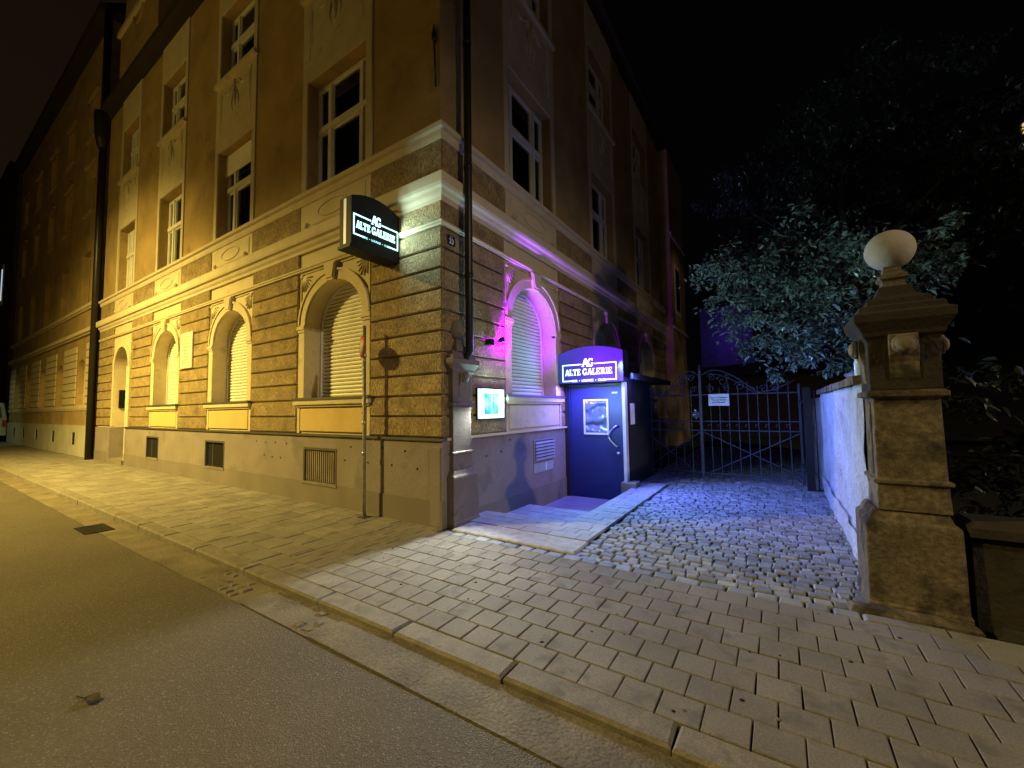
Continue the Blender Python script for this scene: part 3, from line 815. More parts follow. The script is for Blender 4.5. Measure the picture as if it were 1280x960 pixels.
# basement windows in the plinth
def basement(a, b, bars):
    f = MB(TA); e = 0.04
    f.box(a, a+e, -0.06, 0.055, 0.34, 0.93, m_metalcap); f.box(b-e, b, -0.06, 0.055, 0.34, 0.93, m_metalcap)
    f.box(a+e, b-e, -0.06, 0.055, 0.89, 0.93, m_metalcap); f.box(a-0.02, b+0.02, 0.0, 0.075, 0.305, 0.345, m_kerb)
    fo = f.build('basement_window', bld)
    q = MB(TA)
    q.box(a, b, -0.1, 0.003, 0.34, 0.93, m_void); q.build('opening', fo)
    gr = MB(TA)
    if bars:
        n = 15
        for i in range(n):
            x = a+0.07+(b-a-0.14)*i/(n-1); gr.box(x-0.011, x+0.011, 0.005, 0.03, 0.36, 0.89, mat('rusty grille paint', (0.27, 0.22, 0.14), 0.7, 0.3, 40, 0.2))
        gr.box(a+e, b-e, 0.0, 0.012, 0.38, 0.41, m_metalcap); gr.box(a+e, b-e, 0.0, 0.012, 0.83, 0.86, m_metalcap)
        gr.build('grille', fo)
    else:
        gr.box(a+0.3, a+0.33, 0.004, 0.012, 0.36, 0.89, m_metalcap); gr.build('sash', fo)
for i, v in enumerate(VENTS): basement(v[0], v[1], i == 2)
# cellar ventilation slats on the side plinth
vg = MB(TB); vg.box(2.38, 3.22, 0.035, 0.05, 0.56, 0.97, mat('galvanised grille', (0.30, 0.29, 0.28), 0.5, metal=0.3))
for i in range(6): vg.add([(2.43, 0.052, 0.60+i*0.06), (3.17, 0.052, 0.60+i*0.06), (3.17, 0.075, 0.585+i*0.06), (2.43, 0.075, 0.585+i*0.06), (2.43, 0.052, 0.63+i*0.06), (3.17, 0.052, 0.63+i*0.06)], [(0,1,2,3),(3,2,5,4)], mat('galvanised grille', ()))
for i in range(6): vg.box(2.43, 3.17, 0.05, 0.054, 0.607+i*0.06, 0.642+i*0.06, m_void)
vg.build('vent_grille', bld)
vp = MB(TB); vp.box(2.38, 3.14, 0.035, 0.045, 0.36, 0.53, mat('grey patch', (0.34, 0.34, 0.36), 0.8, 0.2, 40)); vp.box(2.8, 2.84, 0.045, 0.06, 0.37, 0.52, m_white); vp.build('cover_plate', bld)
# recessed house door
dr = MB(TA); a, b = DOOR_A
dr.box(a, b, -0.62, -0.56, 0.14, 4.0, mat('cream house door', (0.58, 0.52, 0.38), 0.5, 0.1, 20))
dr.box(a+0.95, b, -0.56, -0.50, 0.14, 3.9, mat('cream house door', ()))
do = dr.build('door', bld)
dp_ = MB(TA); dp_.box(a+0.2, b-0.2, -0.50, -0.495, 2.6, 3.1, m_glass); dp_.build('pane', do)
dh = MB(TA); dh.tube([(b-0.35, -0.48, 1.2), (b-0.25, -0.45, 1.2)], 0.015, m_steel); dh.build('handle', do)
jm = MB(TA)
jm.box(a-0.14, a+0.005, -0.6, 0.09, -0.05, 1.128, m_plinth); jm.box(b-0.05, b+0.004, -0.55, -0.28, 0.14, 3.0, m_shut); jm.box(a-0.05, a+0.004, -0.6, -0.004, 1.13, 3.045, m_sur); jm.box(b, b+0.05, -0.6, -TH-0.004, 0, 3.05, m_shut)
jm.box(b-0.03, b, -0.3, 0.065, 0.1, 3.05, m_frame)
jm.ribbon(arch_pts(a, b, 3.05, 0.66, 16, 0.14), arch_pts(a, b, 3.05, 0.66, 16, 0.0), 0, 0.05, m_sur)
jm.box(a-0.16, a, 0, 0.04, 1.17, 3.05, m_sur); jm.box(b, b+0.16, 0, 0.04, 1.17, 3.05, m_sur)
jm.box(a-0.05, b+0.05, -0.62, 0.12, 0.0, 0.14, m_kerb); jm.box(a+0.02, a+0.06, -0.35, -0.1, 1.75, 2.35, m_void)
jm.build('door_surround', bld)
lan = MB(TA); lan.lathe((a+b)/2+0.3, -0.3, [(0.03, 3.35), (0.11, 3.3), (0.12, 3.1), (0.05, 2.85), (0.02, 2.8)], m_glass, 10); lan.tube([((a+b)/2+0.3, -0.3, 3.35), ((a+b)/2+0.3, -0.3, 3.7)], 0.012, m_black); lan.build('porch_lantern', bld)
# downpipes
dpb = MB(); dpb.tube([(0.222, 0.33, 12.5), (0.222, 0.33, 2.36), (0.15, 0.31, 2.25), (0.05, 0.3, 2.1)], 0.056, m_pipe, 14)
for z in (3.4, 5.0, 6.9, 9): dpb.tube([(0.222, 0.33, z), (0.222, 0.33, z+0.07)], 0.064, m_pipe, 14)
dpb.build('downpipe', bld)
dpa = MB(); dpa.tube([(-16.33, -0.16, 16.5), (-16.33, -0.16, 0.0)], 0.11, m_pipe, 12)
dpa.lathe(-16.33, -0.2, [(0.12, 11.2), (0.2, 11.6), (0.24, 12.3), (0.24, 12.5)], m_pipe, 12)
dpa.build('downpipe', bld)

# ================================================================== NEIGHBOUR HOUSE
nb = thing('neighbour_house', 'taller dim ochre house beyond the dark downpipe with pale plinth and small arched windows', 'building', (-16.5, 0, 0))
nbx0, nbx1 = -34.6, -16.52
NB = [(-18.7-3.45*i-0.6, -18.7-3.45*i+0.6) for i in range(5)]
w = MB(TA)
E_ = [nbx0]+[e for a, b in sorted(NB) for e in (a, b)]+[nbx1]
for i in range(0, len(E_), 2): w.box(E_[i], E_[i+1], -0.3, 0, -0.4, 16.4, m_upper)
for a, b in NB:
    w.box(a, b, -0.3, 0, -0.4, 1.85, m_upper)
    w.prism(arch_pts(a, b, 3.2, 0.5)+[(b, 5.7), (a, 5.7)], -0.3, 0, m_upper)
    w.box(a, b, -0.3, 0, 7.9, 9.5, m_upper); w.box(a, b, -0.3, 0, 11.3, 12.6, m_upper); w.box(a, b, -0.3, 0, 14.2, 16.4, m_upper)
last = nbx0
for a, b in sorted(NB)+[(nbx1, nbx1)]:
    z = 1.95
    while z < 4.1: w.cbox(last+0.1 if last > nbx0 else last, a-0.1 if a < nbx1 else a, 0, 0.03, z+0.012, z+0.27, m_sur, 0.015); z += 0.29
    last = b
w.build('wall', nb)
for zz, d in ((4.62, 0.16), (5.6, 0.10), (1.78, 0.05)):
    c_ = MB(TA); c_.box(nbx0, nbx1, 0, d*0.6, zz-0.06, zz, m_sur); c_.box(nbx0, nbx1, 0, d, zz, zz+0.13, m_sur); c_.build('belt_course', nb)
p_ = MB(TA)
nv = [(-19.45, -18.95), (-22.9, -22.4), (-26.45, -25.95), (-29.75, -29.25), (-32.5, -31.95)]
m_palep = mat('pale plinth paint', (0.50, 0.46, 0.36), 0.9, 0.3, 40, 0.1, 1.5, stain=((0.4, 0.36, 0.28), 0.6, 1))
es = [nbx0]+[e for v in sorted(nv) for e in v]+[nbx1]
for i in range(0, len(es), 2): p_.box(es[i], es[i+1], 0, 0.05, -0.3, 1.15, m_palep)
for v in nv: p_.box(v[0], v[1], 0, 0.05, -0.3, 0.4, m_palep); p_.box(v[0], v[1], 0, 0.05, 0.88, 1.15, m_palep)
p_.build('plinth', nb)
for v in nv:
    q = MB(TA); q.box(v[0]+0.03, v[1]-0.004, -0.02, 0.03, 0.4, 0.88, m_void); q.build('basement_opening', nb)
for a, b in NB:
    for z0, z1, ar in ((1.85, 3.75, 1), (5.72, 7.9, 0), (9.5, 11.3, 0), (12.6, 14.2, 0)):
        f = MB(TA); f.box(a, b, -0.26, -0.2, z0, z1, m_shut if ar else m_frame)
        fo = f.build('window', nb)
        if not ar:
            q = MB(TA); q.box(a+0.08, (a+b)/2-0.03, -0.2, -0.19, z0+0.08, z1-0.08, m_glass); q.box((a+b)/2+0.03, b-0.08, -0.2, -0.19, z0+0.08, z1-0.08, m_glass); q.build('pane', fo)
            q = MB(TA); q.box(a-0.10, b+0.10, 0, 0.09, z0-0.07, z0, m_upper); q.build('sill', fo)
            if z0 > 9: q = MB(TA); q.prism([(a-0.15, z1+0.15), (b+0.15, z1+0.15), (b+0.15, z1+0.25), ((a+b)/2, z1+0.6), (a-0.15, z1+0.25)], 0, 0.08, m_upper); q.build('window_pediment', fo)
q = MB(TA); q.box(nbx0, nbx1+0.2, -0.3, 0.4, 16.4, 16.7, m_soffit)
q.prism([(nbx0, 16.75), (nbx1, 16.75), (nbx1, 20.5), (nbx0, 20.5)], -6, -5.9, m_roof)
q.add([(nbx0, 0.4, 16.72), (nbx1, 0.4, 16.72), (nbx1, -4, 20.5), (nbx0, -4, 20.5)], [(0,1,2,3)], m_roof)
q.build('roof', nb)
q = MB(TA); q.box(nbx0, nbx1, -7, -0.4, -0.4, 16.4, m_void); q.build('core', nb)

# dark house at the end of the street and the far one behind the drive
fh = thing('distant_house', 'almost black house at the far left end of the street with one lit slit window', 'building', (-48, 2, 0))
q = MB(); q.box(-56, -41, 0.5, 12, -0.5, 19, mat('dim far render', (0.10, 0.08, 0.05), 0.9)); q.build('wall', fh)
q = MB(); q.box(-45.6, -45.15, 0.44, 0.5, 9.9, 13.1, m_frame); fw_ = q.build('window', fh)
m_lit = mat('lit far window', (0.3, 0.35, 0.4), 0.5, emit=(0.75, 0.9, 1.0), estr=0.55)
q = MB(); q.box(-45.5, -45.25, 0.40, 0.44, 10.3, 12.7, m_lit); q.build('pane', fw_)
q = MB(); q.box(-56.3, -40.5, 0.0, 12, 19, 19.4, m_soffit); q.build('roof', fh)

bk = thing('rear_house', 'distant rear house whose wall glows dim blue above the gate', 'building', (0, 26, 0))
m_rear = mat('rear wall render', (0.35, 0.35, 0.4), 0.9, 0.3, 20)
q = MB(); q.box(-0.45, 2.6, 26, 34, -0.5, 8.1, m_rear); q.box(2.6, 30, 27, 34, -0.5, 18, m_roof); q.build('wall', bk)
q = MB(); q.add([(-0.8, 25.6, 8.1), (2.7, 25.6, 8.1), (2.7, 30, 10.2), (-0.8, 30, 10.2), (-0.8, 34, 8.1), (2.7, 34, 8.1)], [(0,1,2,3),(3,2,5,4)], m_roof); q.build('roof', bk)
q = MB(); q.box(13.0, 13.5, 26.9, 27.0, 12.2, 13.4, m_frame) if False else q.box(14.75, 15.5, 26.94, 27.0, 14.2, 15.8, m_frame); fw2 = q.build('window', bk)
q = MB(); q.box(14.82, 15.42, 26.9, 26.94, 14.3, 15.7, mat('lit yellow window', (0.5, 0.4, 0.2), 0.5, emit=(1.0, 0.78, 0.30), estr=0.7)); q.build('pane', fw2)
sd_ = thing('garden_shed', 'black silhouette of a low shed behind the iron gate', 'shed', (3, 20, 0))
q = MB(); q.box(-0.6, 7.5, 20, 23, -0.4, 3.0, m_roof); q.build('wall', sd_)
q = MB(); q.add([(-0.8, 19.8, 2.9), (7.7, 19.8, 3.3), (7.7, 21.5, 4.0), (-0.8, 21.5, 3.7), (-0.8, 23.2, 3.0), (7.7, 23.2, 3.3)], [(0,1,2,3),(3,2,5,4)], m_roof); q.build('roof', sd_)
lamp('yard_lamp_light', 'SPOT', (2.6, 12.2, 8.6), (1.0, 0.72, 0.3), 24, (0.35, 15.0, 6.4), 0.1, 55, 0.8)
lamp('rear_yard_lamp_light', 'POINT', (1.2, 24.3, 6.0), (0.12, 0.06, 1.0), 16, None, 0.2)

# ================================================================== ENTRANCE PORCH
po = thing('entrance_porch', 'low dark entrance porch with blue lit steel door, built against the side of the house', 'porch', (0.7, 4.4, 0))
m_porch = mat('black porch cladding', (0.02, 0.02, 0.025), 0.6, 0.3, 20)
q = MB()
q.box(0.04, 1.36, 3.80, 3.84, 2.02, 2.14, m_porch)
q.box(1.30, 1.36, 3.84, 5.6, -0.4, 2.1, m_porch); q.box(0.0, 1.30, 5.5, 5.6, -0.4, 2.1, m_porch)
q.box(0.03, 0.115, 3.72, 3.84, -0.4, 2.02, m_porch); q.box(1.275, 1.30, 3.72, 3.84, -0.4, 2.02, m_porch)
q.build('wall', po)
q = MB(); q.box(0.03, 1.52, 3.84, 6.8, 2.1, 2.16, m_porch); q.box(1.49, 1.54, 3.60, 6.8, 2.08, 2.19, m_porch); q.build('roof', po)
q = MB(); q.box(1.29, 1.35, 3.66, 3.80, 0.12, 2.03, mat('white corner post', (0.6, 0.58, 0.6), 0.5)); q.build('corner_post', po)
q = MB(); q.stone(1.24, 1.52, 3.60, 3.92, -0.3, 0.12, m_kerb, 0.015); q.build('base_block', po)
q = MB()
q.box(0.115, 0.155, 3.76, 3.84, -0.3, 2.02, m_door); q.box(1.235, 1.275, 3.76, 3.84, -0.3, 2.02, m_door); q.box(0.155, 1.235, 3.76, 3.84, 1.975, 2.02, m_door)
q.box(0.157, 1.233, 3.785, 3.83, -0.29, 1.972, m_door)
dd = q.build('door', po)
q = MB()
q.box(0.44, 0.97, 3.765, 3.785, 1.68, 1.715, m_white); q.box(0.44, 0.97, 3.765, 3.785, 1.0, 1.035, m_white); q.box(0.44, 0.475, 3.765, 3.785, 1.035, 1.68, m_white); q.box(0.935, 0.97, 3.765, 3.785, 1.035, 1.68, m_white)
wf = q.build('window', dd)
M = bpy.data.materials.new('rippled door glass'); M.use_nodes = True
N = M.node_tree.nodes; L = M.node_tree.links; b_ = N['Principled BSDF']; b_.inputs['Roughness'].default_value = 0.22; b_.inputs['Base Color'].default_value = (0.10, 0.16, 0.22, 1); b_.inputs['Specular IOR Level'].default_value = 1.0
wv = N.new('ShaderNodeTexWave'); wv.inputs['Scale'].default_value = 0.9; wv.inputs['Distortion'].default_value = 14; wv.inputs['Detail'].default_value = 3; wv.inputs['Detail Scale'].default_value = 1.4; wv.bands_direction = 'Z'
tcn = N.new('ShaderNodeTexCoord'); L.new(tcn.outputs['Object'], wv.inputs[0]); bp = N.new('ShaderNodeBump'); bp.inputs['Strength'].default_value = 1; bp.inputs['Distance'].default_value = 0.03
L.new(wv.outputs['Fac'], bp.inputs['Height']); L.new(bp.outputs[0], b_.inputs['Normal'])
q = MB(); q.box(0.475, 0.935, 3.775, 3.784, 1.035, 1.68, M); q.build('pane', wf)
q = MB()
q.tube([(1.15, 3.785, 1.17), (1.15, 3.72, 1.17)], 0.012, m_steel, 8); q.tube([(1.15, 3.785, 0.78), (1.15, 3.72, 0.78)], 0.012, m_steel, 8)
q.tube([(1.15-0.17*math.sin(PI*i/14), 3.72, 1.19-0.42*i/14) for i in range(15)], 0.018, m_steel, 8)
q.build('handle', dd)
q = MB(); q.lathe(0, 0, [(0.035, 0), (0.035, 0.02)], m_steel, 14); q.T = lambda u, d, z: Vector((1.15+u, 3.785-z, 0.64+d)); q.v = [Vector((1.15+v.x, 3.785-v.z, 0.64+v.y)) for v in q.v]; q.build('lock', dd)
q = MB(); q.box(1.05, 1.16, 3.778, 3.785, 1.82, 1.85, m_white); q.build('sticker', dd)
q = MB(); q.box(1.36, 1.368, 3.93, 4.2, 1.2, 1.62, m_white)
nt_ = tag(q.build('notice'), 'small white notice fixed to the dark side wall of the porch', 'notice')
for i in range(5):
    pass

# steps: L shaped slab, sunken landing in front of the door
st = thing('entrance_steps', 'pale tiled L-shaped entrance slab and sunken steps leading to the blue door', 'steps', (1.0, 1.5, 0))
q = MB()
q.box(0.05, 1.92, 0.31, 0.90, -0.5, -0.012, m_joint); q.box(1.42, 1.92, 0.90, 4.38, -0.5, -0.012, m_joint)
q.box(0.05, 1.94, -0.09, 0.31, -0.5, -0.01, m_joint)
field(q, 0.06, 1.92, 0.33, 0.90, 0.19, 0.19, m_step, 0.022, gap=0.004, c=0.003)
field(q, 1.43, 1.92, 0.90, 4.36, 0.163, 0.3, m_step, 0.022, gap=0.004, c=0.003)
q.build('slab', st)
q = MB(); q.stone(0.25, 1.94, -0.085, 0.325, -0.1, 0.018, m_stepw, 0.012, 0.004, 0.5); q.build('border', st)
q = MB(); q.box(0.03, 1.42, 0.90, 2.2, -0.7, -0.15, m_joint); field(q, 0.04, 1.42, 0.91, 2.2, 0.21, 0.21, m_step, -0.145, gap=0.004); q.build('tread', st)
q = MB(); q.box(0.03, 1.42, 2.2, 3.84, -0.9, -0.29, m_joint); q.box(0.035, 1.42, 2.205, 3.84, -0.29, -0.28, mat('dark landing mat', (0.22, 0.22, 0.24), 0.9, 0.5, 60)); q.build('landing', st)

# ================================================================== LIT SIGN OVER THE DOOR
ds = thing('door_sign', 'wide blue violet light-box sign with arched top above the basement door reading ALTE GALERIE', 'sign', (0.7, 3.5, 2.03))
def sign_shape(x0, x1, z0, zs_, zc, n=16):
    pts = [(x0, z0), (x1, z0)]
    for i in range(n+1):
        t = 1-2*i/n; pts.append(((x0+x1)/2+(x1-x0)/2*t, zs_+(zc-zs_)*(1-t*t)))
    return pts
TS = lambda u, d, z: Vector((u, 3.46-d, z))     # front face of the door sign
M = bpy.data.materials.new('backlit blue panel'); M.use_nodes = True
N = M.node_tree.nodes; L = M.node_tree.links; b_ = N['Principled BSDF']
b_.inputs['Base Color'].default_value = (0.02, 0.02, 0.08, 1); b_.inputs['Roughness'].default_value = 0.3
tcn = N.new('ShaderNodeTexCoord'); sx_ = N.new('ShaderNodeSeparateXYZ'); L.new(tcn.outputs['Object'], sx_.inputs[0])
cr_ = N.new('ShaderNodeValToRGB'); cr_.color_ramp.elements[0].position = 0.0; cr_.color_ramp.elements[0].color = (0.010, 0.03, 0.16, 1)
cr_.color_ramp.elements[1].position = 1.0; cr_.color_ramp.elements[1].color = (0.10, 0.0, 0.72, 1)
mr_ = N.new('ShaderNodeMapRange'); mr_.inputs[1].default_value = -0.65; mr_.inputs[2].default_value = 0.6
L.new(sx_.outputs[0], mr_.inputs[0]); L.new(mr_.outputs[0], cr_.inputs[0]); L.new(cr_.outputs[0], b_.inputs['Emission Color']); b_.inputs['Emission Strength'].default_value = 1.25
m_bluepanel = M
M = bpy.data.materials.new('lit letters'); M.use_nodes = True
N = M.node_tree.nodes; L = M.node_tree.links; b_ = N['Principled BSDF']
tcn = N.new('ShaderNodeTexCoord'); sx_ = N.new('ShaderNodeSeparateXYZ'); L.new(tcn.outputs['Object'], sx_.inputs[0])
cr_ = N.new('ShaderNodeValToRGB'); cr_.color_ramp.elements[0].position = 0.0; cr_.color_ramp.elements[0].color = (0.55, 0.95, 1.0, 1)
cr_.color_ramp.elements[1].position = 1.0; cr_.color_ramp.elements[1].color = (1.0, 0.68, 1.0, 1)
mr_ = N.new('ShaderNodeMapRange'); mr_.inputs[1].default_value = -0.6; mr_.inputs[2].default_value = 0.6
L.new(sx_.outputs[0], mr_.inputs[0]); L.new(mr_.outputs[0], cr_.inputs[0]); L.new(cr_.outputs[0], b_.inputs['Emission Color']); b_.inputs['Emission Strength'].default_value = 2.2
m_letters = M
q = MB(TS); q.prism(sign_shape(0.02, 1.40, 2.03, 2.64, 2.77), -0.30, -0.01, m_black)
q.prism(sign_shape(0.03, 1.39, 2.04, 2.63, 2.76), -0.01, 0, m_bluepanel)
q.build('casing', ds)
q = MB(TS)
def logo(q, cx, wd, zb, m, s=1.0, d=0.004):
    """frame, AG monogram, two words, bottom line; wd = frame width, zb = frame bottom"""
    x0, x1 = cx-wd/2, cx+wd/2; h = 0.345*s*wd/1.14; t = 0.020*wd/1.14*s; zt = zb+h
    q.box(x0, x0+t, 0, d, zb+t, zt-t, m); q.box(x1-t, x1, 0, d, zb+t, zt-t, m)
    q.box(x0, cx-wd*0.13, 0, d, zt-t, zt, m); q.box(cx+wd*0.11, x1, 0, d, zt-t, zt, m)
    q.box(x0, cx-wd*0.26, 0, d, zb, zb+t, m); q.box(cx+wd*0.25, x1, 0, d, zb, zb+t, m)
    word(q, 'ALTE', cx-wd*0.445, zb+h*0.35, wd*0.30, h*0.36, 0, d, m)
    word(q, 'GALERIE', cx-wd*0.11, zb+h*0.35, wd*0.54, h*0.36, 0, d, m)
    word(q, 'A', cx-wd*0.125, zb+h*0.83, wd*0.14, h*0.45, 0, d, m)
    word(q, 'G', cx-wd*0.01, zb+h*0.83, wd*0.105, h*0.45, 0, d, m)
    return h
hh = logo(q, 0.70, 1.14, 2.075, m_letters)
q.build('lettering', ds)
font_text('BAR  \u2022  LOUNGE  \u2022  CLUB', 0.062, m_letters, 'small_lettering', ds, lambda x, y, z: Vector((0.695+x, 3.457-z, 2.083+y)), 0.002)
# LED wash of the sign: downwards over the door, outwards over the drive, sideways to the gate
lamp('door_sign_led', 'AREA', (0.40, 3.42, 2.02), (0.16, 0.10, 1.0), 46, (0.5, 3.1, 0), 0.6, sy=0.06)
lamp('door_sign_led', 'AREA', (1.05, 3.42, 2.02), (0.14, 0.20, 1.0), 40, (1.05, 3.1, 0), 0.6, sy=0.06)
lamp('door_sign_led', 'AREA', (0.38, 3.36, 2.35), (0.10, 0.45, 1.0), 11, (0.6, -0.5, 2.4), 0.55, sy=0.3)
lamp('door_sign_led', 'SPOT', (0.9, 3.38, 2.38), (0.16, 0.50, 1.0), 230, (1.55, 1.3, 0), 0.10, 72, 0.8)
lamp('door_sign_led', 'SPOT', (1.32, 3.38, 2.38), (0.12, 0.21, 1.0), 860, (4.3, 3.7, 0.0), 0.10, 112, 0.8)
lamp('door_sign_led', 'POINT', (1.66, 3.75, 2.0), (0.16, 0.16, 1.0), 16, None, 0.05)

# ================================================================== HANGING SIGN ON THE CORNER
hs = thing('hanging_sign', 'black light-box sign with arched top and cyan letters jutting from the street wall', 'sign', (-0.93, -0.45, 3.7))
TH2 = lambda u, d, z: Vector((-0.80+d, u, z))
q = MB(TH2); q.prism(sign_shape(-0.86, -0.04, 3.74, 4.42, 4.52), -0.25, 0, m_black)
q.prism(sign_shape(-0.885, -0.02, 3.715, 3.76, 3.76), -0.26, 0.012, m_black)
q.build('casing', hs)
m_edge = mat('edge strip glint', (0.4, 0.35, 0.2), 0.4, emit=(1.0, 0.85, 0.45), estr=0.25)  # lamp highlight on the metal strip put in as weak emission
q = MB(TH2); q.box(-0.868, -0.86, -0.155, -0.105, 3.78, 4.40, m_edge); q.build('edge_strip', hs)
m_cy = mat('cyan lit letters', (0.4, 0.6, 0.65), 0.4, emit=(0.45, 0.92, 1.0), estr=2.6)
m_cyf = mat('cyan lit frame', (0.3, 0.5, 0.55), 0.4, emit=(0.30, 0.80, 0.92), estr=1.25)
q = MB(TH2); n0 = 0
cxh, wdh, zbh = -0.45, 0.76, 3.90
h_ = logo(q, cxh, wdh, zbh, m_cy, 1.25, 0.006)
q.build('lettering', hs)
font_text('BAR  \u2022  LOUNGE  \u2022  CLUB', 0.040, m_cyf, 'small_lettering', hs, lambda x, y, z: Vector((-0.796+z, cxh+x, zbh+0.006+y)), 0.002)
q = MB(TH2)
for z in (3.72, 4.10): q.tube([(-0.05, -0.12, z), (0.0, -0.12, z)], 0.02, m_steel, 8); q.box(-0.06, -0.045, -0.16, -0.08, z-0.04, z+0.04, m_steel)
q.tube([(-0.8, -0.2, 4.44), (-0.5, -0.2, 4.62), (-0.15, -0.15, 4.56), (0.0, -0.5, 4.60)], 0.006, m_pipe, 5)
q.build('bracket', hs)
lamp('hanging_sign_glow', 'AREA', (-0.77, -0.45, 4.1), (0.62, 0.98, 0.98), 19, (1.5, -0.40, 3.9), 0.7, sy=0.35)

# ================================================================== MENU LIGHT BOX
mb_ = thing('menu_lightbox', 'glowing white menu display case on the side wall beside the stone gate pier', 'display case', (0.06, 1.03, 1.38))
q = MB(TB); q.box(0.68, 1.39, 0.0, 0.075, 1.39, 1.87, m_black)
q.build('casing', mb_)
m_lb = mat('light box acrylic', (0.8, 0.9, 0.9), 0.4, emit=(0.62, 1.0, 0.93), estr=1.15)
q = MB(TB); q.box(0.695, 1.375, 0.06, 0.088, 1.405, 1.855, m_lb); q.build('acrylic_front', mb_)
m_p1 = mat('blue menu print', (0.03, 0.2, 0.4), 0.4, emit=(0.04, 0.32, 0.55), estr=0.55)
m_p2 = mat('green menu print', (0.1, 0.3, 0.25), 0.4, emit=(0.25, 0.62, 0.42), estr=0.55)
q = MB(TB); q.box(0.84, 1.01, 0.088, 0.091, 1.47, 1.79, m_p1); q.box(1.018, 1.21, 0.088, 0.091, 1.47, 1.79, m_p2); q.box(0.90, 0.925, 0.091, 0.093, 1.52, 1.72, m_p2); q.box(1.05, 1.09, 0.091, 0.093, 1.54, 1.74, m_p1); q.build('menu_sheet', mb_)
lamp('menu_lightbox_glow', 'AREA', (0.125, 1.0, 1.64), (0.50, 0.95, 0.98), 120, (2.4, 1.6, 2.75), 0.45, sy=0.3)
lamp('menu_lightbox_glow', 'SPOT', (0.145, 0.78, 1.60), (0.86, 0.98, 0.88), 380, (0.95, -1.7, 0.0), 0.05, 74, 0.9)
lamp('menu_lightbox_glow', 'POINT', (0.20, 1.0, 1.64), (0.55, 0.98, 0.95), 7, None, 0.08)

# ================================================================== MAGENTA FLOODLIGHT
fl_ = thing('floodlight', 'small black wall floodlight shining magenta up the stonework beside the arched side window', 'lamp', (0.05, 1.0, 2.58))
q = MB(TB); q.box(0.93, 1.02, 0.05, 0.16, 2.54, 2.63, m_black); q.tube([(0.97, 0.0, 2.6), (0.97, 0.06, 2.6)], 0.014, m_black, 8); q.tube([(1.0, 0.13, 2.6), (1.18, 0.15, 2.63)], 0.008, m_black, 6); q.build('bracket', fl_)
q = MB(TB); q.tube([(1.17, 0.15, 2.62), (1.27, 0.14, 2.66)], [0.03, 0.055], m_black, 12); q.build('head', fl_)
q = MB(TB); q.tube([(1.27, 0.14, 2.66), (1.29, 0.138, 2.668)], [0.055, 0.03], mat('magenta lens', (0.8, 0.4, 0.8), 0.4, emit=(1.0, 0.55, 1.0), estr=4.0), 12); q.build('lens', fl_)
lamp('floodlight_beam', 'SPOT', (0.13, 1.32, 2.67), (0.24, 0.0, 1.0), 640, (-0.60, 2.6, 3.6), 0.03, 102, 0.5)
lamp('floodlight_spill', 'POINT', (0.13, 1.32, 2.60), (0.34, 0.0, 1.0), 52, None, 0.012)

# ================================================================== SMALL SIGNS
hn = thing('house_number', 'small blue enamel house number plate high on the corner', 'number plate', (0.05, 0.15, 3.92))
q = MB(TB); q.box(0.075, 0.235, 0.045, 0.055, 3.865, 4.005, mat('blue enamel', (0.015, 0.02, 0.12), 0.25)); q.build('plate', hn)
font_text('23', 0.10, m_white, 'digits', hn, lambda x, y, z: Vector((0.056+z, 0.155+x, 3.92+y)), 0.001)
font_text('\u2022 \u2022', 0.05, m_white, 'marks', hn, lambda x, y, z: Vector((0.056+z, 0.15+x, 3.98+y)), 0.001)
pq = thing('stone_plaque', 'pale inscribed memorial tablet between two arched windows', 'plaque', (-8.45, -0.05, 2.66))
q = MB(TA); q.cbox(-8.82, -8.10, 0.045, 0.085, 2.66, 3.56, m_plaque, 0.01); m_ins = mat('worn inscription', (0.36, 0.32, 0.22), 0.8)
for i in range(9):
    wdt = random.uniform(0.28, 0.5); x = -8.46-wdt/2
    while x < -8.46+wdt/2:
        l_ = random.uniform(0.02, 0.05); q.box(x, x+l_, 0.085, 0.087, 3.42-i*0.08, 3.45-i*0.08, m_ins); x += l_+0.016
q.build('tablet', pq)
gs = thing('gate_notice', 'white notice with three printed lines hung on the wrought iron gate', 'sign', (2.77, 5.36, 1.55))
q = MB(); q.box(2.59, 2.975, 5.345, 5.352, 1.545, 1.79, m_white); q.build('plate', gs)
font_text('Tor zu schlie\u00dfen!\nTag und Nacht\nverschlossen!', 0.046, m_ink, 'print', gs, lambda x, y, z: Vector((2.782+x, 5.344-z, 1.667+y)), 0.0008)
# traffic sign seen edge on, on a slim pole
ts = thing('traffic_sign', 'round red rimmed traffic sign on a slim pole by the wall, almost edge-on', 'traffic sign', (-1.29, -0.24, 0))
q = MB(); q.tube([(-1.29, -0.24, 0.0), (-1.30, -0.25, 0.10), (-1.32, -0.25, 2.82)], 0.025, mat('galvanised pole', (0.2, 0.18, 0.13), 0.5, 0.3, 30, 0.35, 9, metal=0.3), 10)
for z in (0.9, 1.35, 2.35): q.tube([(-1.315, -0.25, z), (-1.315, -0.25, z+0.05)], 0.031, m_steel, 10)
q.box(-1.38, -1.22, -0.31, -0.17, -0.005, 0.01, m_metalcap)
q.build('pole', ts)
def disc(name, m, r0, x, parent, z=2.66):
    q = MB(); q.lathe(0, 0, [(r0, -0.003), (r0, 0.003)], m, 28)
    ang = R(-115)
    nx, ny = math.cos(ang), math.sin(ang)
    q.v = [Vector((-1.32+nx*(x+v.z)-ny*v.x, -0.29+ny*(x+v.z)+nx*v.x, z+v.y)) for v in q.v]
    return q.build(name, parent)
lamp_ = disc('disc', m_red, 0.165, 0.0, ts, 2.50)
disc('face', mat('blue sign face', (0.45, 0.42, 0.35), 0.5), 0.115, 0.004, lamp_, 2.50)
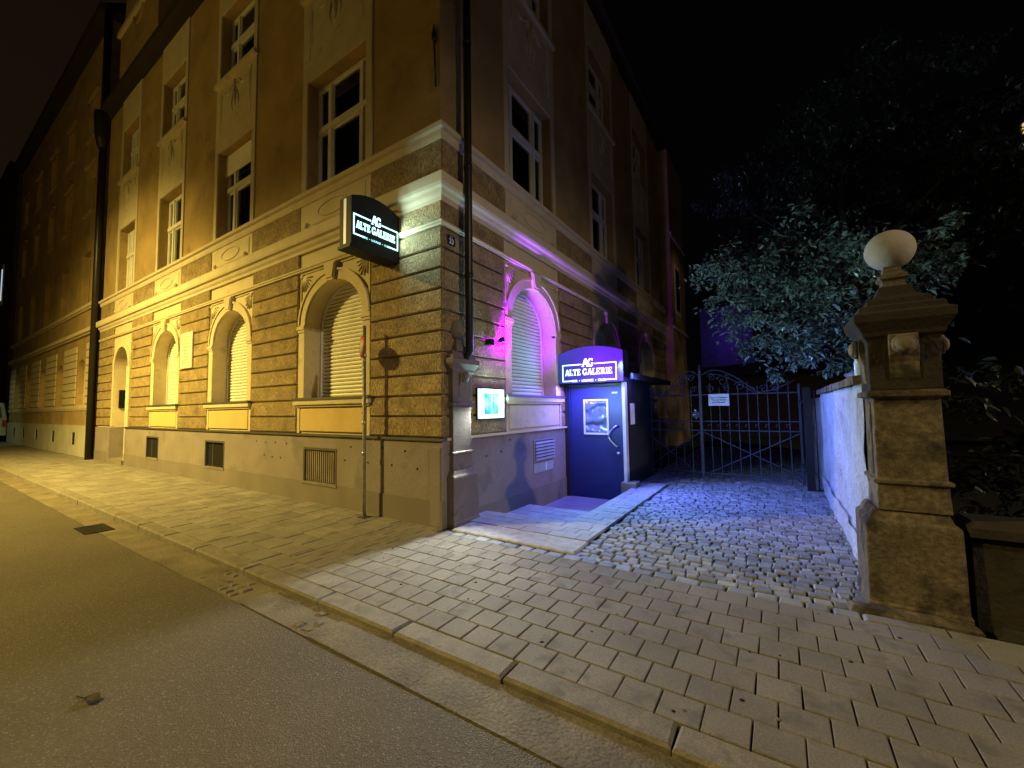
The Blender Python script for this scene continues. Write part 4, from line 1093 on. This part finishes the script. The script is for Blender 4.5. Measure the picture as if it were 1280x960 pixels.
for i in range(7):
    st2 = MB()
    st2.tube([(-1.318, -0.25, 1.5+i*0.13), (-1.319, -0.25, 1.5+i*0.13+0.05)], 0.027, random.choice([m_white, m_green, m_pipe, m_plaque]), 10)
    st2.build('sticker', ts)

# ================================================================== STONE GATE PIERS
m_knob = mat('worn stone knob', (0.2, 0.155, 0.105), 0.9, 0.4, 40, 0.2, 9)
def gate_pier(name, label, cx, cy, ms, mball, egg=False, scale=1.0):
    p = thing(name, label, 'gate pier', (cx, cy, 0), 'stone gate piers either side of the drive entrance')
    H = 0.27; bx = cx
    q = MB(); q.loft(cx, cy, [(H+0.01, -0.35), (H+0.01, 0.04), (H, 0.06), (H-0.005, 0.63), (H-0.012, 0.655), (H-0.035, 0.665), (H-0.045, 0.70), (H-0.065, 0.735)], ms)
    q.build('base', p, 0.012)
    if not egg: cx = bx+0.025; cy = cy-0.02
    q = MB(); q.loft(cx, cy, [(0.205, 0.735), (0.198, 0.93), (0.222, 0.94), (0.222, 0.965), (0.196, 0.975), (0.19, 1.50), (0.19, 1.585), (0.21, 1.595), (0.232, 1.60), (0.232, 1.635), (0.205, 1.65)], ms)
    # sunk pilaster strips on the faces
    for sx, sy in ((-1, 0), (1, 0), (0, -1)):
        if sx and not egg: q.box(cx+sx*0.180, cx+sx*0.205, cy-0.09, cy+0.09, 0.99, 1.56, ms)
    q.build('shaft', p, 0.006)
    q = MB()
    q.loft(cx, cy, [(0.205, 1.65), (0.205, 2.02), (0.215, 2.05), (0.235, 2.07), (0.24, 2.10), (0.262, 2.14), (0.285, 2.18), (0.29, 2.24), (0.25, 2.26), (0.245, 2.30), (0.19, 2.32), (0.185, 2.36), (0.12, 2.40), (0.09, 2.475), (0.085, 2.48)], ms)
    mtop = ms if egg else mat('shade darkened sandstone', (0.035, 0.027, 0.018), 0.95, 0.6, 30, 0.3, 4, bdist=0.02, stain=((0.09, 0.07, 0.045), 0.63, 3))  # shade on the capital put into a darker stone colour
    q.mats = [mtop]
    # corner scroll brackets
    for sx, sy in ((-1, 0), (1, 0), (0, -1), (0, 1)):
        pts = [(0.19, 1.67), (0.215, 1.74), (0.218, 1.86), (0.24, 1.92), (0.248, 2.0), (0.24, 2.07), (0.19, 2.12)]
        for k in (0,):
            off = 0
            vs = []
            for a in (-0.085, 0.085):
                for h_, z in pts: vs.append((cx+(sx*h_ if sx else a), cy+(sy*h_ if sy else a), z))
            n = len(pts)
            fs = [tuple(range(n)), tuple(range(n, 2*n))]+[(i, (i+1) % n, n+(i+1) % n, n+i) for i in range(n)]
            q.add(vs, fs, ms)
    q.build('capital', p, 0.006)
    for sx, sy in ((-1, 0), (1, 0), (0, -1)):
        q = MB(); c0 = Vector((cx+sx*0.248, cy+sy*0.248, 1.995)); dd_ = Vector((sx, sy, 0))
        q.tube([c0-dd_*0.01, c0+dd_*0.02], 0.075, ms, 20); 
        q.tube([c0+dd_*0.018, c0+dd_*0.035, c0+dd_*0.048, c0+dd_*0.053], [0.058, 0.052, 0.034, 0.012], ms if egg else m_knob, 20)
        q.build('roundel', p)
    q = MB()
    fx = cx if not egg else 0.035; fy = cy if not egg else cy-0.03
    if not egg:
        q.loft(cx, cy, [(0.085, 2.475), (0.07, 2.49), (0.065, 2.53), (0.085, 2.545), (0.085, 2.57), (0.055, 2.60), (0.05, 2.65)], ms)
        prof = [(0.158*math.sin(PI*i/20)+0.002, 2.79-0.158*math.cos(PI*i/20)) for i in range(21)]
        q.lathe(fx, fy, prof, mball, 36)
    else:
        q.loft(fx, fy, [(0.10, 2.36), (0.095, 2.44), (0.075, 2.46), (0.055, 2.50), (0.05, 2.56)], ms)
        prof = [(0.12*math.sin(PI*i/20)+0.002, 2.665-0.145*math.cos(PI*i/20)) for i in range(21)]
        q.lathe(fx, fy, prof, mball, 36)
    q.build('finial', p)
    return p
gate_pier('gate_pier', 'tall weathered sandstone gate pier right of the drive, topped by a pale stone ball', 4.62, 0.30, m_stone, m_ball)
gate_pier('gate_pier', 'brown painted gate pier built against the corner of the house, left of the entrance steps', -0.075, 0.285, m_pier, m_pier, egg=True)

# right hand boundary wall with coping
bw = thing('boundary_wall', 'rough white plastered garden wall along the right side of the drive, washed violet by the sign', 'wall', (4.5, 3, 0))
def wavy_wall(q, x, y0, y1, z0, z1, m, amp=0.012, n=40, nz=14, th=0.25, side=-1):
    """face with gentle unevenness"""
    vs = []; rng = random.Random(int(x*100+y0*7))
    for j in range(nz+1):
        for i in range(n+1):
            y = y0+(y1-y0)*i/n; z = z0+(z1-z0)*j/nz
            w_ = amp*(math.sin(y*3.1+z*2)+math.sin(y*7.7-z*5.3)*0.6+math.sin(y*13+z*9)*0.35)+rng.uniform(-0.004, 0.004)
            vs.append((x+w_, y, z))
    fs = [(j*(n+1)+i, j*(n+1)+i+1, (j+1)*(n+1)+i+1, (j+1)*(n+1)+i) for j in range(nz) for i in range(n)]
    q.add(vs, fs, m, smooth=True)
q = MB(); q.box(4.48, 4.72, 0.56, 5.0, -0.4, 1.73, m_wallr)
wavy_wall(q, 4.46, 0.56, 5.0, -0.3, 1.73, m_wallr)
q.box(4.50, 4.72, 5.0, 13, -0.4, 1.68, m_wallr); wavy_wall(q, 4.48, 5.3, 13, -0.3, 1.66, m_wallr, n=60)
q.build('wall', bw)
q = MB(); q.box(4.43, 4.48, 0.6, 5.0, -0.3, 0.26, m_wallr); wavy_wall(q, 4.425, 0.58, 5.0, -0.3, 0.27, m_wallr, 0.01, 40, 4); q.build('footing', bw)
q = MB(); y = 0.62
while y < 4.9:
    L_ = random.uniform(0.5, 0.7); q.stone(4.40, 4.76, y, min(y+L_-0.01, 4.98), 1.72, 1.80+random.uniform(-.005, .005), m_stone, 0.012, 0.006); y += L_
q.build('coping', bw)

lw = thing('low_garden_wall', 'dark low stone wall running right from the weathered gate pier', 'wall', (6, 0.3, 0))
q = MB()
for k in range(9):
    x0 = 4.93+k*0.9; q.stone(x0, x0+0.885, 0.08, 0.42, -0.3, 0.60, m_lowstone, 0.05, 0.02); q.stone(x0-0.005, x0+0.88, 0.05, 0.46, 0.605, 0.70, m_lowstone, 0.035, 0.01)
q.build('wall', lw)
q = MB(); q.stone(4.2, 4.9, -0.09, 0.03, -0.1, 0.035, m_stone, 0.03, 0.02); q.stone(4.98, 12, -0.10, 0.06, -0.1, 0.02, m_lowstone, 0.03, 0.02); q.build('footing_stone', lw)

# ================================================================== WROUGHT IRON GATE
ig = thing('iron_gate', 'double wrought iron drive gate with scrolled top, diagonal braces and closed leaves', 'gate', (2.4, 5.4, 0))
GY = 5.4
def bar(q, x0, z0, x1, z1, w_=0.012, y=GY): 
    q.tube([(x0, y, z0), (x1, y, z1)], w_, m_iron, 5, smooth=False)
def spiral(q, x, z, r, a0, turns, sgn, rr=0.008, n=22, y=GY):
    q.tube([(x+sgn*r*(1-0.8*t)*math.cos(a0+turns*2*PI*t), y, z+r*(1-0.8*t)*math.sin(a0+turns*2*PI*t)) for t in [i/n for i in range(n+1)]], rr, m_iron, 5)
def leaf(x0, x1, toward):
    q = MB(); W_ = abs(x1-x0); s_ = 1 if x1 > x0 else -1       # x0 hinge side, x1 meeting side
    for z, t in ((1.78, 0.016), (1.22, 0.013), (1.03, 0.013), (0.14, 0.016)): bar(q, x0, z, x1, z, t)
    bar(q, x0, 0.02, x0, 2.08 if W_ < 1.5 else 1.95, 0.022); bar(q, x1, 0.06, x1, 2.0, 0.016)
    n = int(round(W_/0.175))
    for i in range(1, n):
        x = x0+(x1-x0)*i/n
        bar(q, x, 0.05, x, 1.98 if i % 2 else 1.90, 0.0095)
        q.tube([(x, GY, 1.98 if i % 2 else 1.90), (x, GY, 2.05 if i % 2 else 1.95)], [0.012, 0.001], m_iron, 6)
        spiral(q, x-0.035, 1.125, 0.045, 0.2, 0.8, 1, 0.006, 10)
    bar(q, x0, 1.0, x1-s_*0.12, 0.16, 0.012, GY-0.015); bar(q, x0, 0.16, x1, 1.0, 0.012, GY+0.015)
    fr = q.build('leaf', ig)
    t_ = MB()
    # big rising arc and scrolls
    A0 = x0+(x1-x0)*0.40
    t_.tube([(A0+(x1-A0)*u_, GY, 1.80+0.50*math.sin(min(1, u_*1.25)*PI/2)-(0.0 if u_ < .8 else (u_-.8)*0.5)) for u_ in [i/14 for i in range(15)]], 0.012, m_iron, 6)
    t_.tube([(A0+(x1-A0)*(0.06+0.8*u_), GY, 1.80+0.42*math.sin(u_*PI/2)) for u_ in [i/10 for i in range(11)]], 0.009, m_iron, 6)
    t_.tube([(x0+(A0-x0)*u_, GY, 2.06-0.26*math.sin(u_*PI/2)) for u_ in [i/10 for i in range(11)]], 0.011, m_iron, 6)
    for fx_, z, r in ((0.10, 1.98, 0.06), (0.22, 1.88, 0.075), (0.33, 1.87, 0.07), (0.45, 1.86, 0.05), (0.58, 1.94, 0.085), (0.72, 1.90, 0.06), (0.76, 2.06, 0.10), (0.88, 2.14, 0.07), (0.70, 2.16, 0.05), (0.90, 1.90, 0.07)):
        spiral(t_, x0+(x1-x0)*fx_, z, r*(1 if W_ < 1.5 else 1.15), 0.3, 1.4, s_, 0.008)
    t_.build('scrollwork', fr)
    return fr
leaf(1.22, 2.41, 1); l2 = leaf(4.16, 2.45, -1)
q = MB(); q.box(2.405, 2.455, GY-0.035, GY+0.02, 0.02, 2.30, m_iron); q.lathe(2.43, GY, [(0.02, 2.30), (0.04, 2.33), (0.015, 2.37), (0.028, 2.40), (0.002, 2.46)], m_iron, 8); q.build('meeting_stile', ig)
q = MB(); q.box(2.27, 2.40, GY-0.05, GY-0.03, 1.30, 1.42, m_iron); q.tube([(2.24, GY-0.07, 1.36), (2.36, GY-0.07, 1.36)], 0.012, m_steel, 8); q.tube([(2.33, GY-0.05, 1.42), (2.33, GY-0.06, 1.47)], 0.03, m_steel, 10); q.tube([(2.34, GY-0.05, 1.28), (2.34, GY-0.06, 1.31)], 0.03, m_steel, 10); q.build('lock', ig)
q = MB(); q.box(4.20, 4.32, 5.05, 5.17, -0.1, 1.86, m_pipe); q.tube([(4.16, GY, 1.6), (4.2, 5.15, 1.6)], 0.02, m_pipe); q.tube([(4.16, GY, 0.4), (4.2, 5.15, 0.4)], 0.02, m_pipe); q.tube([(4.37, 5.02, 0), (4.37, 5.02, 1.8)], 0.012, m_pipe, 6)
q.build('post', ig)
q = MB(); q.box(1.17, 1.215, GY-0.03, GY+0.03, -0.1, 2.1, m_iron); q.build('post', ig)

# ================================================================== THINGS ON THE WALL
bo = thing('bottle', 'clear bottle standing on the garden wall coping next to the weathered pier, shining blue', 'bottle', (4.55, 1.42, 1.80))
m_btl = mat('pale bottle', (0.45, 0.6, 0.75), 0.15, spec=0.8)
q = MB(); q.lathe(4.55, 1.42, [(0.036, 1.80), (0.038, 1.82), (0.038, 1.97), (0.03, 2.01), (0.014, 2.05), (0.013, 2.10), (0.016, 2.105), (0.016, 2.13)], m_btl, 16); q.build('glass', bo)
q = MB(); q.lathe(4.55, 1.42, [(0.018, 2.13), (0.018, 2.155)], mat('blue cap', (0.1, 0.1, 0.5), 0.4), 12); q.build('cap', bo)
cn = thing('plastic_bag', 'crumpled pale plastic bag lying on the wall coping behind the bottle', 'bag', (4.55, 1.85, 1.80))
q = MB(); rr_ = random.Random(3)
vs = []; fs = []
for i in range(7):
    for k in range(12):
        a_ = 2*PI*k/12; rad = 0.13*math.sin(PI*(i+0.4)/7.2)*rr_.uniform(0.7, 1.25); vs.append((4.57+rad*math.cos(a_)*0.7, 1.85+rad*math.sin(a_)*1.4, 1.80+0.115*i/6+rr_.uniform(-0.008, 0.008) if i else 1.80))
for i in range(6):
    for k in range(12): fs.append((i*12+k, i*12+(k+1) % 12, (i+1)*12+(k+1) % 12, (i+1)*12+k))
fs.append(tuple(range(12))); fs.append(tuple(range(72, 84)))
q.add(vs, fs, mat('crumpled film', (0.2, 0.22, 0.34), 0.25, 0.8, 20, 0.2)); q.build('film', cn)

# ================================================================== DEBRIS ON THE ROAD AND PAVEMENT
tw = thing('dead_leaf', 'curled dark dead leaf lying on the asphalt near the camera', 'leaf', (0.6, -3.47, -0.015))
q = MB()
vs = []
for i in range(7):
    t = i/6; wd_ = 0.028*math.sin(PI*t)+0.003
    x, y = 0.55+0.11*t, -3.47+0.035*t; z = -0.022+0.016*math.sin(PI*t)
    vs += [(x-0.3*wd_, y+wd_, z+0.014), (x, y, z), (x+0.3*wd_, y-wd_, z+0.016)]
fs = []
for i in range(6): fs += [(i*3, i*3+1, i*3+4, i*3+3), (i*3+1, i*3+2, i*3+5, i*3+4)]
q.add(vs, fs, mat('dry brown leaf', (0.05, 0.03, 0.018), 0.8)); q.tube([(0.49, -3.49, -0.012), (0.56, -3.468, -0.010)], 0.003, m_bark, 5); q.build('blade', tw)
gr_ = thing('drain_grate', 'dark sunken storm drain cover in the gutter at the left', 'drain', (-4.4, -2.43, -0.07))
q = MB(); q.box(-4.72, -4.12, -2.58, -2.27, -0.12, -0.0705, m_void)
for i in range(9): q.box(-4.70+i*0.065, -4.67+i*0.065, -2.56, -2.29, -0.0705, -0.066, m_pipe)
q.build('grate', gr_)
ch = MB()
rc = random.Random(5)
for i in range(46):     # chewing gum spots and crumbs trodden on the slabs
    x, y = rc.uniform(-0.4, 6), rc.uniform(-1.9, -0.3)
    ch.lathe(x, y, [(rc.uniform(0.006, 0.014), 0.0), (0.005, 0.0045)], rc.choice([m_joint, m_joint, m_plinthd]), 7)
tag(ch.build('gum_spots'), kind='stuff')

# ================================================================== VEGETATION
def leaf_cloud(q, blobs, n, size, m, rng, droop=0.5, hollow=0.45):
    tot = sum(b[3]*b[4]*b[5] for b in blobs)
    for (cx, cy, cz, rx, ry, rz) in blobs:
        k = int(n*rx*ry*rz/tot)
        # sub-clumps give light and dark groups and gaps
        ncl = max(5, k//42)
        for c_ in range(ncl):
            while True:
                p = Vector((rng.uniform(-1, 1), rng.uniform(-1, 1), rng.uniform(-1, 1)))
                if hollow < p.length < 1.05: break
            cc = Vector((cx+p.x*rx, cy+p.y*ry, cz+p.z*rz)); cr2 = rng.uniform(0.13, 0.34)*min(rx, rz, 1.3)
            for _ in range(k//ncl):
                d_ = Vector((rng.gauss(0, 1), rng.gauss(0, 1), rng.gauss(0, 0.7)))*cr2*0.6
                o = cc+d_
                s = size*rng.uniform(0.6, 1.25)
                a = rng.uniform(0, 2*PI); el = rng.uniform(-droop-0.5, 0.5-droop*0.3)
                dr_ = Vector((math.cos(a)*math.cos(el), math.sin(a)*math.cos(el), math.sin(el)))
                sd = dr_.cross(Vector((rng.uniform(-.6, .6), rng.uniform(-.6, .6), 1))).normalized(); up = sd.cross(dr_)
                w_ = s*0.23; vs = [o, o+dr_*s*0.35+sd*w_+up*s*0.05, o+dr_*s*0.35-sd*w_+up*s*0.05, o+dr_*s*0.4-up*s*0.02, o+dr_*s*0.75+sd*w_*0.7, o+dr_*s*0.75-sd*w_*0.7, o+dr_*s*0.75-up*s*0.06, o+dr_*s-up*s*0.15]
                q.add([tuple(v) for v in vs], [(0,1,3),(0,3,2),(1,4,6,3),(3,6,5,2),(4,7,6),(6,7,5)], m, rng.random())
def tree(name, label, trunk, limbs, blobs, n, size, m, seed, droop=0.5, group=None, hollow=0.45):
    rng = random.Random(seed); t = thing(name, label, 'tree' if 'tree' in name else 'shrub', trunk[0], group)
    q = MB(); k = len(trunk); r0 = 0.16 if 'tree' in name else 0.05
    q.tube(trunk, [r0*(1-0.6*i/(k-1)) for i in range(k)], m_bark, 9)
    for L_ in limbs: q.tube(L_, [r0*0.4*(1-0.75*i/(len(L_)-1)) for i in range(len(L_))], m_bark, 6)
    q.build('trunk', t)
    q = MB(); leaf_cloud(q, blobs, n, size, m, rng, droop, hollow); 
    me_normals = q.build('crown', t)
    return t
tree('evergreen_tree', 'glossy leaved evergreen tree leaning over the garden wall and gate, lit blue green',
     [(5.6, 5.4, -0.3), (5.5, 5.3, 1.4), (5.2, 5.1, 2.6), (4.8, 5.0, 3.6)],
     [[(5.4, 5.2, 1.9), (4.6, 4.8, 2.6), (3.7, 4.6, 3.0)], [(5.2, 5.1, 2.6), (5.6, 4.6, 3.2), (5.9, 3.8, 3.5)], [(5.0, 5.1, 3.0), (4.2, 5.4, 3.6), (3.3, 5.3, 3.9)], [(5.2, 5.1, 2.5), (5.3, 3.9, 2.9), (5.2, 2.9, 3.0)]],
     [(3.3, 5.0, 4.05, 0.9, 0.7, 0.75), (4.3, 5.0, 4.25, 0.95, 0.8, 0.85), (4.0, 4.9, 3.1, 1.0, 0.9, 0.75), (5.1, 4.4, 3.4, 0.95, 1.1, 0.9), (4.9, 4.5, 2.5, 0.8, 0.9, 0.6), (3.9, 5.0, 2.45, 0.6, 0.6, 0.4), (5.9, 3.7, 3.7, 0.6, 0.6, 0.3)],
     12500, 0.105, m_leaf, 11)
tree('lime_tree', 'tall dark tree behind the gate with sparse violet lit leaves high up',
     [(5.9, 10.5, -0.3), (5.8, 10.4, 3), (5.6, 10.2, 6), (5.4, 10, 9)],
     [[(5.7, 10.3, 4.5), (4.6, 9.6, 6), (3.4, 9.1, 7)], [(5.6, 10.2, 6), (4.6, 10, 7.6), (3.6, 9.8, 8.5)], [(5.6, 10.2, 5), (7.0, 9.2, 6.5), (8, 8.6, 7.5)]],
     [(3.3, 9.0, 6.9, 1.5, 1.3, 1.3), (4.5, 9.3, 7.9, 1.7, 1.5, 1.2), (2.4, 9.4, 8.0, 0.8, 1.0, 0.5), (4.6, 9.0, 5.8, 1.4, 1.2, 0.8), (6.3, 9.6, 8.4, 2.4, 2.0, 2.2), (7.6, 8.8, 6.4, 2.0, 1.6, 1.4)],
     8000, 0.12, m_leaf3, 12, 0.8)
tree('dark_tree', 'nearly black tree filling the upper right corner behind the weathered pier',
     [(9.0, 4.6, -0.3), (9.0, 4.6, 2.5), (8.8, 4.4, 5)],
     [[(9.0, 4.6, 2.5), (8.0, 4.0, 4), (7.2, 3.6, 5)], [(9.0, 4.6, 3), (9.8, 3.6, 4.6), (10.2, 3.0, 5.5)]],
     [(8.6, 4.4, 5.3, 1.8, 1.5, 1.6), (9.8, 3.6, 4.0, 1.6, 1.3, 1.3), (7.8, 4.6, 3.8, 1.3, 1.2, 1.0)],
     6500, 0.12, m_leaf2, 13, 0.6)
tree('street_tree', 'unseen tree added beyond the frame to shade the garden from the street lamp',  # added out of view to block lamp light from the garden
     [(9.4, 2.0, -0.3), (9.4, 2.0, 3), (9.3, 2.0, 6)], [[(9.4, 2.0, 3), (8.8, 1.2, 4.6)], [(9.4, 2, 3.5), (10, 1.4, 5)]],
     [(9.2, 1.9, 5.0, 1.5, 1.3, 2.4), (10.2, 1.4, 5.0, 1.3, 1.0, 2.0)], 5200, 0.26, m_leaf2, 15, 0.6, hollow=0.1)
tree('garden_shrub', 'dark shrub standing behind the low garden wall right of the pier',
     [(6.2, 1.6, -0.3), (6.2, 1.6, 0.8), (6.1, 1.6, 1.6)], [[(6.2, 1.6, 0.8), (6.8, 1.8, 1.5)]],
     [(6.0, 1.8, 1.2, 0.9, 0.7, 1.0), (7.3, 1.9, 1.2, 1.0, 0.7, 1.0)], 2600, 0.12, m_leaf2, 14, 0.4)
# moss and weeds at the wall foot
ws = MB(); rg = random.Random(9)
for _ in range(260):
    c0 = rg.choice([(4.38, 3.3, 0.18), (4.36, 1.9, 0.1), (1.95, 2.5, 0.05), (4.1, 4.5, 0.25)])
    x, y = rg.gauss(c0[0], c0[2]*0.5), rg.gauss(c0[1], 0.35)
    a = rg.uniform(0, 6.28); h_ = rg.uniform(0.015, 0.05)
    ws.add([(x, y, -0.02), (x+0.012*math.cos(a), y+0.012*math.sin(a), -0.02), (x+0.03*math.cos(a+1), y+0.03*math.sin(a+1), h_)], [(0,1,2)], m_leaf)
tag(ws.build('weeds'), kind='stuff')

# ================================================================== WHITE VAN AT THE FAR LEFT END
vn = thing('parked_van', 'pale van parked at the far left end of the street, cut by the frame edge', 'van', (-40, -0.6, 0))
m_van = mat('white van paint', (0.55, 0.62, 0.52), 0.4)
def van(x, y):
    q = MB(TW)
    prof = [(y-1.0, 0.35), (y+1.0, 0.35), (y+1.0, 1.4), (y+0.86, 2.35), (y-0.86, 2.35), (y-1.0, 1.4)]
    vs = [(x, a_, b2) for a_, b2 in prof]+[(x-4.6, a_, b2) for a_, b2 in prof]
    n = 6; fs = [tuple(range(6)), tuple(range(6, 12))]+[(i, (i+1) % 6, 6+(i+1) % 6, 6+i) for i in range(6)]
    q.add(vs, fs, m_van); q.build('body', vn, 0.06)
    q = MB(); q.add([(x+0.01, y-0.8, 1.45), (x+0.01, y+0.8, 1.45), (x+0.01, y+0.72, 2.1), (x+0.01, y-0.72, 2.1), (x-0.02, y-0.8, 1.45), (x-0.02, y+0.8, 1.45), (x-0.02, y+0.72, 2.1), (x-0.02, y-0.72, 2.1)], [(0,1,2,3),(4,5,6,7),(0,1,5,4),(1,2,6,5),(2,3,7,6),(3,0,4,7)], mat('van rear glass', (0.15, 0.17, 0.2), 0.1)); q.build('rear_window', vn)
    for sx_ in (-0.9, -3.7):
        for sy_ in (-0.92, 0.92):
            q = MB(); q.tube([(x+sx_, y+sy_-0.1, 0.33), (x+sx_, y+sy_+0.1, 0.33)], 0.33, m_pipe, 18, smooth=False); q.build('wheel', vn)
    q = MB(); q.box(x-0.02, x+0.02, y-0.95, y-0.8, 0.9, 1.3, m_red); q.build('tail_light', vn)
    q = MB(); q.box(x-0.02, x+0.02, y+0.8, y+0.95, 0.9, 1.3, m_red); q.build('tail_light', vn)
van(-35.6, -0.95)
lamp('far_street_lamp_light', 'SPOT', (-31.5, -4.5, 6.5), (0.75, 1.0, 0.62), 170, (-33.8, -1.5, 0), 0.1, 75, 0.6)
